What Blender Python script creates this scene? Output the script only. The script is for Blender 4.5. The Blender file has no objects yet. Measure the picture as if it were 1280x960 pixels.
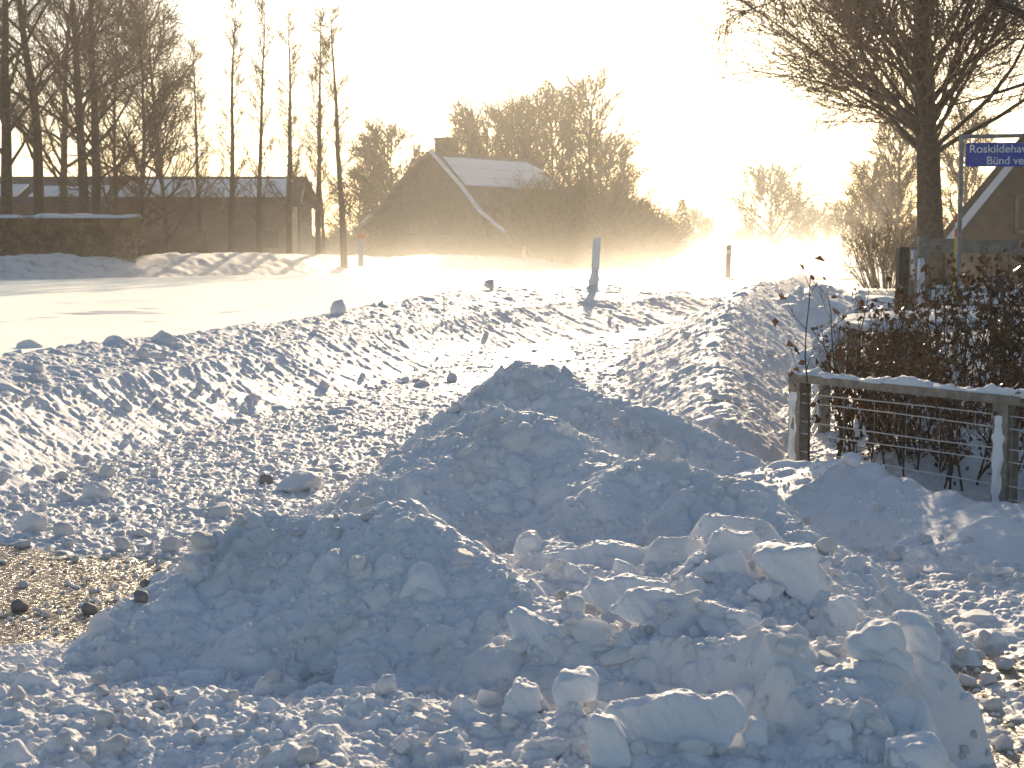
import bpy, bmesh, math, random
import numpy as np
from mathutils import Vector, Matrix
R_ = math.radians
SC = bpy.context.scene
COL = SC.collection
FPX = 2000.0
PITCH = math.atan(168.0/FPX)
CAMZ = 1.65
SUN_AZ, SUN_EL = 5.0, 15.0
ROAD_Z = 0.59

# ------------------------------------------------------------------ helpers
def pt(px, py, Y):
    """world point seen at photo pixel (px,py) at depth Y metres along +y"""
    cx, cy = (px-640)/FPX, (480-py)/FPX
    c, s = math.cos(PITCH), math.sin(PITCH)
    d = Vector((cx, c+cy*s, -s+cy*c))
    return Vector((0, 0, CAMZ)) + d*(Y/d.y)

def link(o):
    COL.objects.link(o); return o

def tag(o, label=None, cat=None, group=None, kind=None):
    if label: o['label'] = label
    if cat: o['category'] = cat
    if group: o['group'] = group
    if kind: o['kind'] = kind
    return o

def thing(name, loc, label, cat, group=None, rz=0):
    o = link(bpy.data.objects.new(name, None)); o.location = loc; o.rotation_euler = (0, 0, rz)
    o.empty_display_size = .2
    return tag(o, label, cat, group)

def np_mesh(name, V, F, mat=None, smooth=False):
    """V (n,3), F (m,k) with constant k"""
    V = np.ascontiguousarray(V, np.float32); F = np.ascontiguousarray(F, np.int32)
    me = bpy.data.meshes.new(name)
    k = F.shape[1]
    me.vertices.add(len(V)); me.vertices.foreach_set('co', V.ravel())
    me.loops.add(F.size); me.loops.foreach_set('vertex_index', F.ravel())
    me.polygons.add(len(F)); me.polygons.foreach_set('loop_start', np.arange(0, F.size, k, dtype=np.int32))
    if smooth: me.polygons.foreach_set('use_smooth', np.ones(len(F), bool))
    me.update(calc_edges=True)
    if mat: me.materials.append(mat)
    return me

def mesh_obj(name, me, parent=None, loc=None):
    o = link(bpy.data.objects.new(name, me))
    if parent: o.parent = parent
    if loc is not None: o.location = loc
    return o

def bm_obj(name, bm, mat, parent=None, loc=None, smooth=False):
    bmesh.ops.recalc_face_normals(bm, faces=bm.faces)
    me = bpy.data.meshes.new(name); bm.to_mesh(me); bm.free()
    if smooth:
        for p in me.polygons: p.use_smooth = True
    me.materials.append(mat)
    return mesh_obj(name, me, parent, loc)

def add_box(bm, c, size, rot=(0, 0, 0), bev=0.0):
    r = bmesh.ops.create_cube(bm, size=1.0)
    vs = r['verts']
    M = Matrix.Translation(c) @ Matrix.LocRotScale(None, __import__('mathutils').Euler(rot), None) @ Matrix.Diagonal((*size, 1))
    for v in vs: v.co = M @ v.co
    if bev > 0:
        es = list({e for v in vs for e in v.link_edges})
        bmesh.ops.bevel(bm, geom=es, offset=bev, segments=2, affect='EDGES')

def add_bar(bm, a, b, w, h, bev=0.0, up=Vector((0, 0, 1))):
    """box along a->b with width w (sideways) and height h"""
    a, b = Vector(a), Vector(b); d = b-a; L = d.length; d.normalize()
    s = d.cross(up)
    if s.length < 1e-4: s = Vector((1, 0, 0))
    s.normalize(); u = s.cross(d)
    r = bmesh.ops.create_cube(bm, size=1.0); vs = r['verts']; m = (a+b)/2
    for v in vs:
        c = v.co.copy(); v.co = m + d*(c.x*L) + s*(c.y*w) + u*(c.z*h)
    if bev > 0:
        es = list({e for v in vs for e in v.link_edges})
        bmesh.ops.bevel(bm, geom=es, offset=bev, segments=2, affect='EDGES')

def prism(bm, poly, depth_vec):
    """extrude a planar polygon (list of Vectors) by depth_vec"""
    a = [bm.verts.new(p) for p in poly]; b = [bm.verts.new(p+depth_vec) for p in poly]; n = len(poly)
    bm.faces.new(a); bm.faces.new(b[::-1])
    for i in range(n): bm.faces.new((a[i], a[(i+1) % n], b[(i+1) % n], b[i]))
def tubes(P0, P1, R0, R1, k=3):
    P0, P1 = np.asarray(P0, float), np.asarray(P1, float); R0, R1 = np.asarray(R0, float), np.asarray(R1, float)
    d = P1-P0; L = np.linalg.norm(d, axis=1, keepdims=True); d = d/np.maximum(L, 1e-9)
    ref = np.where(np.abs(d[:, 2:3]) > .9, np.array([[1., 0, 0]]), np.array([[0, 0, 1.]]))
    s = np.cross(d, ref); s /= np.maximum(np.linalg.norm(s, axis=1, keepdims=True), 1e-9); u = np.cross(s, d)
    a = np.arange(k)*2*math.pi/k
    ring = s[:, None, :]*np.cos(a)[None, :, None] + u[:, None, :]*np.sin(a)[None, :, None]
    A = P0[:, None, :] + ring*R0[:, None, None]
    B = (P1 + d*(R1[:, None]*.3))[:, None, :] + ring*R1[:, None, None]
    V = np.concatenate([A, B], axis=1).reshape(-1, 3)
    n = len(P0); base = (np.arange(n)*2*k)[:, None]
    i = np.arange(k); j = (i+1) % k
    q = np.stack([i, j, j+k, i+k], axis=1).ravel()[None, :]
    F = (base+q).reshape(-1, 4)
    return V, F

# ------------------------------------------------------------------ noise
def _h(ix, iy, seed):
    with np.errstate(over='ignore'):
        h = ix.astype(np.uint32)*np.uint32(374761393) + iy.astype(np.uint32)*np.uint32(668265263) + np.uint32((seed*974634777) & 0xffffffff)
        h = (h ^ (h >> np.uint32(13)))*np.uint32(1274126177)
        h = (h ^ (h >> np.uint32(15)))*np.uint32(2246822519)
        return h ^ (h >> np.uint32(16))

def vnoise(x, y, seed):
    xi, yi = np.floor(x), np.floor(y); fx, fy = x-xi, y-yi
    xi, yi = xi.astype(np.int32), yi.astype(np.int32)
    fx = fx*fx*fx*(fx*(fx*6-15)+10); fy = fy*fy*fy*(fy*(fy*6-15)+10)
    g = lambda a, b: _h(a, b, seed).astype(np.float32)*np.float32(1/4294967295.0)
    v = (g(xi, yi)*(1-fx)+g(xi+1, yi)*fx)*(1-fy) + (g(xi, yi+1)*(1-fx)+g(xi+1, yi+1)*fx)*fy
    return v*2-1

def fbm(x, y, seed, oct=4, gain=.5, ridged=False):
    a, f, t = 1.0, 1.0, 0
    for o in range(oct):
        c, s = math.cos(o*.7+.3), math.sin(o*.7+.3)
        v = vnoise((x*c-y*s)*f+o*17.3, (x*s+y*c)*f-o*9.1, seed+o)
        if ridged: v = 1-2*np.abs(v)
        t = t + a*v; a *= gain; f *= 2.03
    return t

def lumps(x, y, cell, seed, dens=.7, rmin=.25, rmax=.8, hk=.8, warp=.18, sharp=2.6):
    """blocky tilted clods, max-blended; height in metres"""
    wx = x + warp*cell*fbm(x/cell*1.7, y/cell*1.7, seed+50, 2); wy = y + warp*cell*fbm(x/cell*1.7+9, y/cell*1.7+4, seed+60, 2)
    ix, iy = np.floor(wx/cell).astype(np.int32), np.floor(wy/cell).astype(np.int32)
    out = np.zeros_like(x)
    for dx in (-1, 0, 1):
        for dy in (-1, 0, 1):
            cx, cy = ix+dx, iy+dy
            h1 = _h(cx, cy, seed); h2 = _h(cx, cy, seed+1)
            b = [((h1 >> np.uint32(s)) & np.uint32(255)).astype(np.float32)*np.float32(1/255) for s in (0, 8, 16, 24)] + [((h2 >> np.uint32(s)) & np.uint32(255)).astype(np.float32)*np.float32(1/255) for s in (0, 8, 16, 24)]
            rad = cell*(rmin+(rmax-rmin)*b[0]**2)
            ex, ey = wx-(cx+b[1])*cell, wy-(cy+b[2])*cell
            an = b[3]*6.283; ca, sa = np.cos(an), np.sin(an)
            p, q = (ex*ca-ey*sa)/rad, (ex*sa+ey*ca)/rad/(.55+.45*b[4])
            d = (np.abs(p)**sharp+np.abs(q)**sharp)**(1/sharp)
            top = rad*hk*(.55+.7*b[5])*(1+.75*(b[6]-.5)*p+.75*(b[4]-.5)*q)
            hgt = top*np.clip((1-d)*2.2, 0, 1)**.6
            out = np.maximum(out, np.where(b[7] < dens, hgt, 0))
    return out

def sstep(a, b, x):
    t = np.clip((x-a)/(b-a), 0, 1); return t*t*(3-2*t)

class Ridge:
    """height field raised along a crest polyline of world points"""
    def __init__(s, pts):
        s.P = np.array([tuple(p) for p in pts], float)
    def query(s, x, y):
        best = np.full(x.shape, 1e9); zc = np.zeros_like(x); side = np.zeros_like(x); ss = np.zeros_like(x); acc = 0
        for i in range(len(s.P)-1):
            a, b = s.P[i], s.P[i+1]; d = b[:2]-a[:2]; L2 = float(d@d)
            t = np.clip(((x-a[0])*d[0]+(y-a[1])*d[1])/L2, 0, 1)
            ex, ey = x-(a[0]+t*d[0]), y-(a[1]+t*d[1]); dd = np.sqrt(ex*ex+ey*ey)
            m = dd < best
            best = np.where(m, dd, best); zc = np.where(m, a[2]+t*(b[2]-a[2]), zc)
            side = np.where(m, d[0]*ey-d[1]*ex, side)      # >0 left of the direction of travel
            ss = np.where(m, acc+t*math.sqrt(L2), ss); acc += math.sqrt(L2)
        return best, zc, side, ss
    def height(s, x, y, sl, sr, k=.05):
        d, zc, side, ss = s.query(x, y)
        w = sstep(-.12, .12, side)
        sp = sr+(sl-sr)*w
        return zc-(np.sqrt((sp*d)**2+k*k)-k)

def smax(a, b, k=.04):
    h = np.clip(.5+.5*(a-b)/k, 0, 1); return b+(a-b)*h+k*h*(1-h)

# ------------------------------------------------------------------ materials
def mat_new(name):
    m = bpy.data.materials.new(name); m.use_nodes = True
    nt = m.node_tree; b = nt.nodes['Principled BSDF']
    return m, nt, b

def nd(nt, t, **kw):
    n = nt.nodes.new(t)
    for k, v in kw.items(): setattr(n, k, v)
    return n

def noise_node(nt, scale, detail=4, rough=.55, src='Object'):
    tc = nd(nt, 'ShaderNodeTexCoord'); n = nd(nt, 'ShaderNodeTexNoise')
    n.inputs['Scale'].default_value = scale; n.inputs['Detail'].default_value = detail; n.inputs['Roughness'].default_value = rough
    nt.links.new(tc.outputs[src], n.inputs['Vector']); return n

def ramp(nt, fac, stops):
    r = nd(nt, 'ShaderNodeValToRGB'); nt.links.new(fac, r.inputs['Fac'])
    e = r.color_ramp.elements
    while len(e) < len(stops): e.new(.5)
    for el, (p, c) in zip(e, stops): el.position = p; el.color = (*c, 1) if len(c) == 3 else c
    return r

def bump(nt, b, hsock, strength, dist, prev=None):
    n = nd(nt, 'ShaderNodeBump'); n.inputs['Strength'].default_value = strength; n.inputs['Distance'].default_value = dist
    nt.links.new(hsock, n.inputs['Height'])
    if prev: nt.links.new(prev.outputs['Normal'], n.inputs['Normal'])
    nt.links.new(n.outputs['Normal'], b.inputs['Normal']); return n

def rough_mat(name, c1, c2, scale, rough=.8, bstr=.4, bdist=.01, detail=6, stops=(.35, .65)):
    m, nt, b = mat_new(name)
    n = noise_node(nt, scale, detail, .6); r = ramp(nt, n.outputs['Fac'], [(stops[0], c1), (stops[1], c2)])
    nt.links.new(r.outputs['Color'], b.inputs['Base Color']); b.inputs['Roughness'].default_value = rough
    if bstr: bump(nt, b, n.outputs['Fac'], bstr, bdist)
    return m

def snow_mat(name, clean=(.86, .87, .90), dirt=(.60, .55, .48), amount=.5, sss=.15, grain=260., gstr=.6, rough=.55, sheen=.6):
    m, nt, b = mat_new(name)
    n = noise_node(nt, 2.3, 6, .62)
    r = ramp(nt, n.outputs['Fac'], [(.50, clean), (.50+.30, tuple(c+(d-c)*amount for c, d in zip(clean, dirt)))])
    nt.links.new(r.outputs['Color'], b.inputs['Base Color'])
    b.inputs['Roughness'].default_value = rough
    b.inputs['Specular IOR Level'].default_value = .35
    b.inputs['Sheen Weight'].default_value = sheen; b.inputs['Sheen Roughness'].default_value = .35; b.inputs['Sheen Tint'].default_value = (1, .97, .93, 1)
    b.inputs['Subsurface Weight'].default_value = sss
    b.inputs['Subsurface Radius'].default_value = (1.0, .85, .7)
    b.inputs['Subsurface Scale'].default_value = .012
    g = noise_node(nt, grain, 3, .6); g2 = noise_node(nt, grain*.22, 4, .6)
    p = bump(nt, b, g2.outputs['Fac'], gstr, .012)
    bump(nt, b, g.outputs['Fac'], gstr*.8, .004, p)
    return m

M = {}
M['snow'] = snow_mat('packed_snow')
M['snow_clean'] = snow_mat('clean_snow', amount=.15)
M['snow_dirty'] = snow_mat('dirty_snow', clean=(.78, .77, .76), dirt=(.34, .28, .21), amount=.8)
M['snow_slab'] = snow_mat('snow_slab', clean=(.86, .87, .90), dirt=(.56, .51, .44), amount=.5, sss=.3, gstr=.4)
M['snow_far'] = snow_mat('far_snow', sss=0, grain=40, gstr=.3)
M['road_snow'] = snow_mat('polished_road_snow', sss=0, grain=30, gstr=.10, rough=.35, amount=.1, sheen=1.0)
M['verge'] = snow_mat('verge_snow_and_grass', clean=(.80, .79, .78), dirt=(.20, .14, .08), amount=1.0, sss=0, grain=30, gstr=.4)
M['bark'] = rough_mat('bark', (.035, .026, .02), (.085, .065, .048), 9, .9, .6, .03)
M['twig'] = rough_mat('twig', (.085, .05, .03), (.17, .10, .055), 4, .8, 0)
M['birch'] = rough_mat('pale_bark', (.10, .085, .07), (.22, .19, .16), 5, .85, .3, .01)
M['needles'] = rough_mat('needles', (.02, .03, .015), (.05, .06, .03), 3, .8, 0)
M['hedgeleaf'] = rough_mat('dry_hedge_leaf', (.13, .08, .04), (.38, .23, .10), 1.6, .7, 0)
M['wood'] = rough_mat('weathered_wood', (.17, .15, .125), (.32, .29, .25), 14, .8, .4, .006)
M['darkwood'] = rough_mat('dark_wood', (.05, .04, .032), (.10, .085, .065), 10, .8, .4, .006)
M['brick'] = rough_mat('brick_wall', (.11, .075, .055), (.17, .12, .09), 3, .9, .3, .01)
M['roof'] = rough_mat('roof_covering', (.06, .055, .05), (.12, .11, .10), 1.2, .9, .3, .02)
M['metal'] = rough_mat('galvanised_metal', (.16, .17, .18), (.26, .27, .28), 20, .4, 0)
M['stone'] = rough_mat('stone', (.16, .15, .145), (.36, .35, .35), 16, .7, .5, .01)
M['glass'] = rough_mat('window_glass', (.03, .035, .04), (.05, .055, .06), 1, .08, 0)
def flat_mat(name, c, rough=.5, metallic=0):
    m, nt, b = mat_new(name); n = noise_node(nt, 12, 3)
    r = ramp(nt, n.outputs['Fac'], [(.3, tuple(x*.88 for x in c)), (.7, tuple(min(1, x*1.06) for x in c))])
    nt.links.new(r.outputs['Color'], b.inputs['Base Color'])
    b.inputs['Roughness'].default_value = rough; b.inputs['Metallic'].default_value = metallic
    return m
M['blue'] = flat_mat('sign_blue', (.012, .06, .42), .35)
M['white'] = flat_mat('sign_white', (.72, .74, .76), .4)
M['red'] = flat_mat('marker_red', (.62, .06, .03), .45)
M['orange'] = flat_mat('reflector_orange', (.75, .16, .03), .35)
M['yellow'] = flat_mat('marker_yellow', (.60, .42, .03), .5)
M['postwhite'] = flat_mat('post_plastic', (.45, .45, .46), .5)
M['postdark'] = flat_mat('post_dark', (.10, .09, .085), .6)
M['wire'] = flat_mat('frosted_wire', (.62, .60, .57), .4, 0)

def leaf_mat():
    m, nt, b = mat_new('brown_leaf')
    n = noise_node(nt, 6, 2); r = ramp(nt, n.outputs['Fac'], [(.3, (.04, .02, .010)), (.7, (.15, .07, .028))])
    nt.links.new(r.outputs['Color'], b.inputs['Base Color']); b.inputs['Roughness'].default_value = .28
    tr = nd(nt, 'ShaderNodeBsdfTranslucent'); nt.links.new(r.outputs['Color'], tr.inputs['Color'])
    mx = nd(nt, 'ShaderNodeMixShader'); mx.inputs['Fac'].default_value = .25
    out = nt.nodes['Material Output']
    nt.links.new(b.outputs[0], mx.inputs[1]); nt.links.new(tr.outputs[0], mx.inputs[2]); nt.links.new(mx.outputs[0], out.inputs['Surface'])
    return m
M['leaf'] = leaf_mat()

def ground_mat():
    """snow over wet gritty asphalt, by the vertex attribute snow_cover"""
    m, nt, b = mat_new('snow_over_wet_asphalt')
    at = nd(nt, 'ShaderNodeAttribute', attribute_name='snow_cover')
    n = noise_node(nt, 2.3, 6, .62)
    sn = ramp(nt, n.outputs['Fac'], [(.45, (.84, .84, .86)), (.85, (.62, .58, .52))])
    a1 = noise_node(nt, 160, 4, .7)
    asp = ramp(nt, a1.outputs['Fac'], [(.35, (.10, .065, .026)), (.60, (.26, .165, .065)), (.72, (.42, .31, .16))])
    mx = nd(nt, 'ShaderNodeMix', data_type='RGBA'); nt.links.new(at.outputs['Fac'], mx.inputs['Factor'])
    nt.links.new(asp.outputs['Color'], mx.inputs['A']); nt.links.new(sn.outputs['Color'], mx.inputs['B'])
    nt.links.new(mx.outputs['Result'], b.inputs['Base Color'])
    mr = nd(nt, 'ShaderNodeMapRange'); mr.inputs['To Min'].default_value = .24; mr.inputs['To Max'].default_value = .55
    nt.links.new(at.outputs['Fac'], mr.inputs['Value']); nt.links.new(mr.outputs[0], b.inputs['Roughness'])
    b.inputs['Sheen Weight'].default_value = .25; b.inputs['Sheen Roughness'].default_value = .35
    b.inputs['Specular IOR Level'].default_value = .8
    g = noise_node(nt, 130, 4, .65); bp_ = nd(nt, 'ShaderNodeBump'); bp_.inputs['Strength'].default_value = .5; bp_.inputs['Distance'].default_value = .010
    nt.links.new(g.outputs['Fac'], bp_.inputs['Height'])
    # every wet grain faces its own way
    tc = nd(nt, 'ShaderNodeTexCoord'); vo = nd(nt, 'ShaderNodeTexVoronoi'); vo.inputs['Scale'].default_value = 85; nt.links.new(tc.outputs['Object'], vo.inputs['Vector'])
    v1 = nd(nt, 'ShaderNodeVectorMath', operation='SUBTRACT'); nt.links.new(vo.outputs['Color'], v1.inputs[0]); v1.inputs[1].default_value = (.5, .5, .5)
    v2 = nd(nt, 'ShaderNodeVectorMath', operation='MULTIPLY'); nt.links.new(v1.outputs[0], v2.inputs[0]); v2.inputs[1].default_value = (.85, .85, .2)
    v3 = nd(nt, 'ShaderNodeVectorMath', operation='ADD'); nt.links.new(bp_.outputs[0], v3.inputs[0]); nt.links.new(v2.outputs[0], v3.inputs[1])
    v4 = nd(nt, 'ShaderNodeVectorMath', operation='NORMALIZE'); nt.links.new(v3.outputs[0], v4.inputs[0])
    mn = nd(nt, 'ShaderNodeMix', data_type='VECTOR'); nt.links.new(at.outputs['Fac'], mn.inputs['Factor'])
    nt.links.new(v4.outputs[0], mn.inputs[4]); nt.links.new(bp_.outputs[0], mn.inputs[5]); nt.links.new(mn.outputs[1], b.inputs['Normal'])
    return m
M['ground'] = ground_mat()

# ------------------------------------------------------------------ terrain functions
ridgeL = Ridge([pt(-560, 520, 9.0), pt(-200, 470, 12.2), pt(0, 441, 14.8), pt(250, 414, 18.8), pt(420, 391, 24), pt(560, 366, 31), pt(612, 358, 34.5), pt(680, 361, 36.5), pt(745, 353, 39), pt(800, 360, 41), pt(850, 372, 43)])
XL, YL = ridgeL.P[:, 0], ridgeL.P[:, 1]
def xr(y): return np.interp(y, YL, XL)
ridgeR = Ridge([pt(1000, 341, 50), pt(985, 346, 41), pt(955, 352, 33), pt(925, 366, 27), pt(910, 392, 22.5), pt(893, 432, 18.5), pt(905, 490, 14.5), pt(905, 520, 12.6)])
ridgeR2 = Ridge([pt(985, 368, 30), pt(1035, 360, 32), pt(1110, 372, 31), pt(1230, 380, 29)])
pile3 = Ridge([pt(585, 520, 12.0), pt(620, 470, 11.9), pt(652, 444, 11.7), pt(662, 448, 11.65), pt(690, 452, 11.5), pt(715, 470, 11.3), pt(760, 491, 11.1), pt(800, 500, 10.9), pt(850, 516, 10.8), pt(885, 540, 10.6), pt(940, 566, 10.4), pt(985, 588, 10.2)])
bankF = Ridge([pt(960, 585, 10.2), pt(1060, 576, 10.0), pt(1110, 600, 9.8), pt(1180, 622, 9.5), pt(1285, 628, 9.2), pt(1420, 640, 9.0), pt(1800, 700, 8.4)])
pile2 = Ridge([pt(440, 640, 9.7), pt(500, 580, 9.5), pt(545, 545, 9.3), pt(595, 514, 9.1), pt(655, 515, 8.9), pt(700, 527, 8.7), pt(735, 560, 8.5), pt(780, 573, 8.3), pt(830, 567, 8.1), pt(870, 592, 7.9), pt(930, 604, 7.7), pt(975, 637, 7.4), pt(1020, 667, 7.1), pt(1080, 702, 6.8), pt(1140, 750, 6.6), pt(1200, 802, 6.4)])
pile1 = Ridge([pt(178, 775, 7.0), pt(235, 700, 6.8), pt(318, 625, 6.6), pt(360, 632, 6.55), pt(400, 641, 6.5), pt(450, 638, 6.45), pt(500, 623, 6.4), pt(545, 650, 6.2), pt(600, 690, 6.0), pt(655, 735, 5.75), pt(720, 760, 5.5), pt(775, 792, 5.3)])
ledge = Ridge([pt(760, 785, 5.35), pt(860, 797, 5.05), pt(945, 806, 4.95), pt(962, 840, 4.8), pt(1000, 880, 4.65), pt(1035, 908, 4.55)])
terr = Ridge([pt(660, 712, 6.4), pt(780, 708, 6.3), pt(900, 702, 6.2), pt(1000, 722, 6.05), pt(1080, 765, 5.9), pt(1165, 795, 5.8)])
apron = Ridge([(-2.6, 3.9, .24), (-1.5, 4.5, .25), (-.5, 4.5, .29), (.5, 4.35, .28), (1.25, 4.6, .27)])
verge = Ridge([pt(-500, 330, 46), pt(-150, 324, 54), pt(0, 320, 58), pt(130, 320, 62), pt(330, 317, 70), pt(420, 320, 75), pt(470, 322, 80), pt(560, 318, 88), pt(640, 322, 96), pt(700, 329, 104)])

def drop(y): return -.010*np.clip(np.asarray(y, float)-86, 0, 400)
def base_h(x, y):
    r = ROAD_Z*sstep(1.3, -.1, x-xr(y))
    f = ROAD_Z*sstep(30, 52, y)
    yard = .28*sstep(-.2, .8, x-(2.2+.25*(y-11.5)))*sstep(10.6, 11.6, y)
    side = .45*sstep(4.5, 9, x)*sstep(11, 20, y)
    z = np.maximum(np.maximum(r, f), np.maximum(yard, side))
    return z+drop(y)

def bare(x, y):
    """1 where the wet asphalt has been scraped clear"""
    n = .5*fbm(x*1.1, y*1.1, 5, 3)
    lane = sstep(-.1, -.7, x+n*.6)*sstep(9.3, 7.9, y+n*1.2)
    drive = sstep(1.35, 1.7, x+n*.1)*sstep(6.9, 5.9, y+n*.8)*np.clip(.34+.6*fbm(x*5, y*2.2, 6, 4), .0, 1)
    strip = .42*sstep(.7, .2, np.abs(x-(-.5+.06*(y-15))+n)-.2)*sstep(17, 19, y)*sstep(29, 25, y)
    return np.clip(np.maximum(np.maximum(lane, drive), strip), 0, 1)

def ground_f(x, y, fine=True):
    z0 = base_h(x, y)
    onlane = sstep(.0, .35, x-xr(y)-.2)*sstep(46, 34, y)
    b = bare(x, y)
    flat = .012*fbm(x*1.3, y*1.3, 9, 4)*(1-.6*b)
    tr = .02*fbm(x*.25, y*2.5, 15, 3)*(1-onlane)*sstep(60, 20, y)
    if not fine: return z0+flat+tr, np.clip(1.15-2.2*b, 0, 1)
    near = sstep(45, 25, y)
    l = lumps(x, y, .24, 11, .28, .12, .5, .5)*(.9+.4*fbm(x*.5, y*.5, 3, 2))
    l = np.maximum(l, lumps(x, y, .085, 21, .7, .2, .75, .5))
    l = np.maximum(l, lumps(x, y, .042, 31, .8, .3, .8, .6))
    keep = np.clip(1-1.25*b+.35*fbm(x*2.2, y*2.2, 7, 2)*b, 0, 1)
    hb = l*keep*onlane*near
    gr = lumps(x, y, .023, 35, .7, .15, .5, .5)*b*1.0 if y.min() < 10 else 0
    cover = np.clip((hb-.006)/.012, 0, 1)
    cover = np.maximum(cover, np.clip(1.15-2.2*b, 0, 1))
    cover = np.maximum(cover, 1-onlane*1.0)
    return z0+hb+gr+flat+tr, cover

def ridgeL_f(x, y):
    d, zc, side, s = ridgeL.query(x, y)
    w = np.where(side > 0, 0, 1.0)         # right hand side = lane side
    t = d/(2.15+2.2*sstep(25, 37, y))
    prof = np.where(t < .5, 1-.42*t, .79-1.55*(t-.5)) if False else (1-.30*np.clip(t/.5, 0, 1)-.80*np.clip((t-.5)/.5, 0, 1.3)**.8)
    right = zc*prof
    left = zc-.10*d-.35*np.clip(d-.25, 0, 2)
    base = np.where(side > 0, left, right)
    comb = fbm(s*5.5+d*1.4, d*.9, 77, 3, .55)*.012*sstep(.35, .6, t)*w
    cr = .035*fbm(x*.8, y*.8, 71, 3)
    l = lumps(x, y, .34, 72, .32, .12, .45, .6)
    l2 = np.maximum(lumps(x, y, .12, 73, .65, .2, .7, .5), lumps(x, y, .06, 74, .8, .3, .8, .6))
    return base+comb+cr+np.maximum(.75*l*(1-.85*sstep(.4, .65, t)*w), l2*(.85-.45*sstep(.5, .8, t)*w))-.03

def ridgeR_f(x, y):
    h = ridgeR.height(x, y, .72, .55, .10)
    d, zc, side, s = ridgeR.query(x, y)
    l = np.maximum(lumps(x, y, .30, 82, .45, .15, .5, .45), lumps(x, y, .12, 83, .75, .2, .75, .5))
    l = np.maximum(l, lumps(x, y, .06, 84, .8, .3, .8, .6))
    return h+.05*fbm(x*.8, y*.8, 81, 4)+l*.85-.05
def ridgeR2_f(x, y):
    h = ridgeR2.height(x, y, .5, .45, .15)
    return h+.08*fbm(x*.9, y*.9, 86, 5)+.6*lumps(x, y, .3, 87, .6)

def pile3_f(x, y):
    h = pile3.height(x, y, .75, .50, .06)
    l = lumps(x, y, .30, 42, .5, .15, .55, .6); l = np.maximum(l, lumps(x, y, .11, 43, .75, .25, .8, .6))
    l = np.maximum(l, .8*lumps(x, y, .045, 44, .8, .3, .8, .6))
    return h+.03*fbm(x*1.6, y*1.6, 41, 4)+l*.75-.035
def bankF_f(x, y):
    h = bankF.height(x, y, .5, .17, .05)
    l = lumps(x, y, .45, 47, .45, .15, .6, .45); l = np.maximum(l, .7*lumps(x, y, .13, 48, .6, .25, .8, .5))
    return h+.03*fbm(x*1.3, y*1.3, 46, 5)+l*.7-.02
def pile2_f(x, y):
    h = pile2.height(x, y, .80, .36, .05)
    l = lumps(x, y, .26, 52, .5, .15, .55, .6); l = np.maximum(l, lumps(x, y, .10, 53, .75, .25, .8, .6))
    l = np.maximum(l, .8*lumps(x, y, .04, 54, .8, .3, .8, .6))
    l = np.maximum(l, .9*lumps(x, y, .019, 551, .85, .3, .8, .7))
    l = l+.006*fbm(x*38, y*38, 552, 2)
    return h+.04*fbm(x*1.7, y*1.7, 51, 5)+l*.75-.03
def pile1_f(x, y):
    h = pile1.height(x, y, .85, .42, .04)
    l = lumps(x, y, .24, 62, .55, .15, .55, .65); l = np.maximum(l, lumps(x, y, .085, 63, .75, .25, .8, .6))
    l = np.maximum(l, .8*lumps(x, y, .035, 64, .85, .3, .8, .6))
    l = np.maximum(l, .9*lumps(x, y, .019, 651, .85, .3, .8, .7))
    l = l+.006*fbm(x*38, y*38, 652, 2)
    return h+.035*fbm(x*2, y*2, 61, 5)+l*.75-.03
def wall_x(y): return 1.50+.16*np.clip(y-5.3, -1, 3)*(1+.0*y)
def terr_f(x, y):
    d, zc, side, s = terr.query(x, y)
    h = zc-.10*d-.28*np.clip(d-.9, 0, 4)
    d2, z2, sd2, s2 = ledge.query(x, y)
    hl = np.where(sd2 > 0, z2-.16*d2, z2-1.6*d2)
    h = smax(h, hl, .05)
    l = lumps(x, y, .30, 92, .7, .2, .7, .55, sharp=4); l = np.maximum(l, lumps(x, y, .11, 93, .8, .25, .8, .6, sharp=3.5))
    l = np.maximum(l, .8*lumps(x, y, .045, 94, .8, .3, .8, .6))
    n = fbm(x*3, y*3, 95, 4)
    slick = np.exp(-(((x-1.13)/.20)**2+((y-4.98)/.16)**2))
    e = sstep(.05, -.30, x-wall_x(y)-.05*n-.13*fbm(y*2.2, x*.6, 190, 3)-.045*fbm(y*9, x*4, 191, 3))
    l = np.maximum(l, .9*lumps(x, y, .019, 951, .85, .3, .8, .7))
    l = l+.006*fbm(x*38, y*38, 952, 2)
    return (h+.03*n+l*(1-.95*np.clip(slick*1.6, 0, 1)))*e-.06*(1-e)-.01
def apron_f(x, y):
    d, zc, side, s = apron.query(x, y)
    h = zc*(1-(d/1.95)**2)
    l = lumps(x, y, .20, 96, .45, .15, .5, .55); l = np.maximum(l, lumps(x, y, .075, 97, .75, .22, .8, .55))
    l = np.maximum(l, .9*lumps(x, y, .04, 98, .85, .3, .8, .65))
    h = h+.055*fbm(x*.9+3, y*.9, 196, 2)
    n = fbm(x*2.6, y*2.6, 99, 4)
    e = sstep(.05, -.30, x-wall_x(y)-.05*n-.13*fbm(y*2.2, x*.6, 190, 3)-.045*fbm(y*9, x*4, 191, 3))
    l = np.maximum(l, .9*lumps(x, y, .019, 971, .85, .3, .8, .7))
    l = l+.006*fbm(x*38, y*38, 972, 2)
    return (h+.03*n+l*.9-.035)*e-.06*(1-e)
def verge_f(x, y):
    h = verge.height(x, y, .35, .40, .3)
    return h+.05*fbm(x*.5, y*.5, 101, 5)+.13*lumps(x, y, .8, 102, .7)+.2*lumps(x, y, .35, 103, .7)
PILES = [ridgeL_f, ridgeR_f, pile3_f, bankF_f, pile2_f, pile1_f, terr_f, apron_f]
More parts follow.
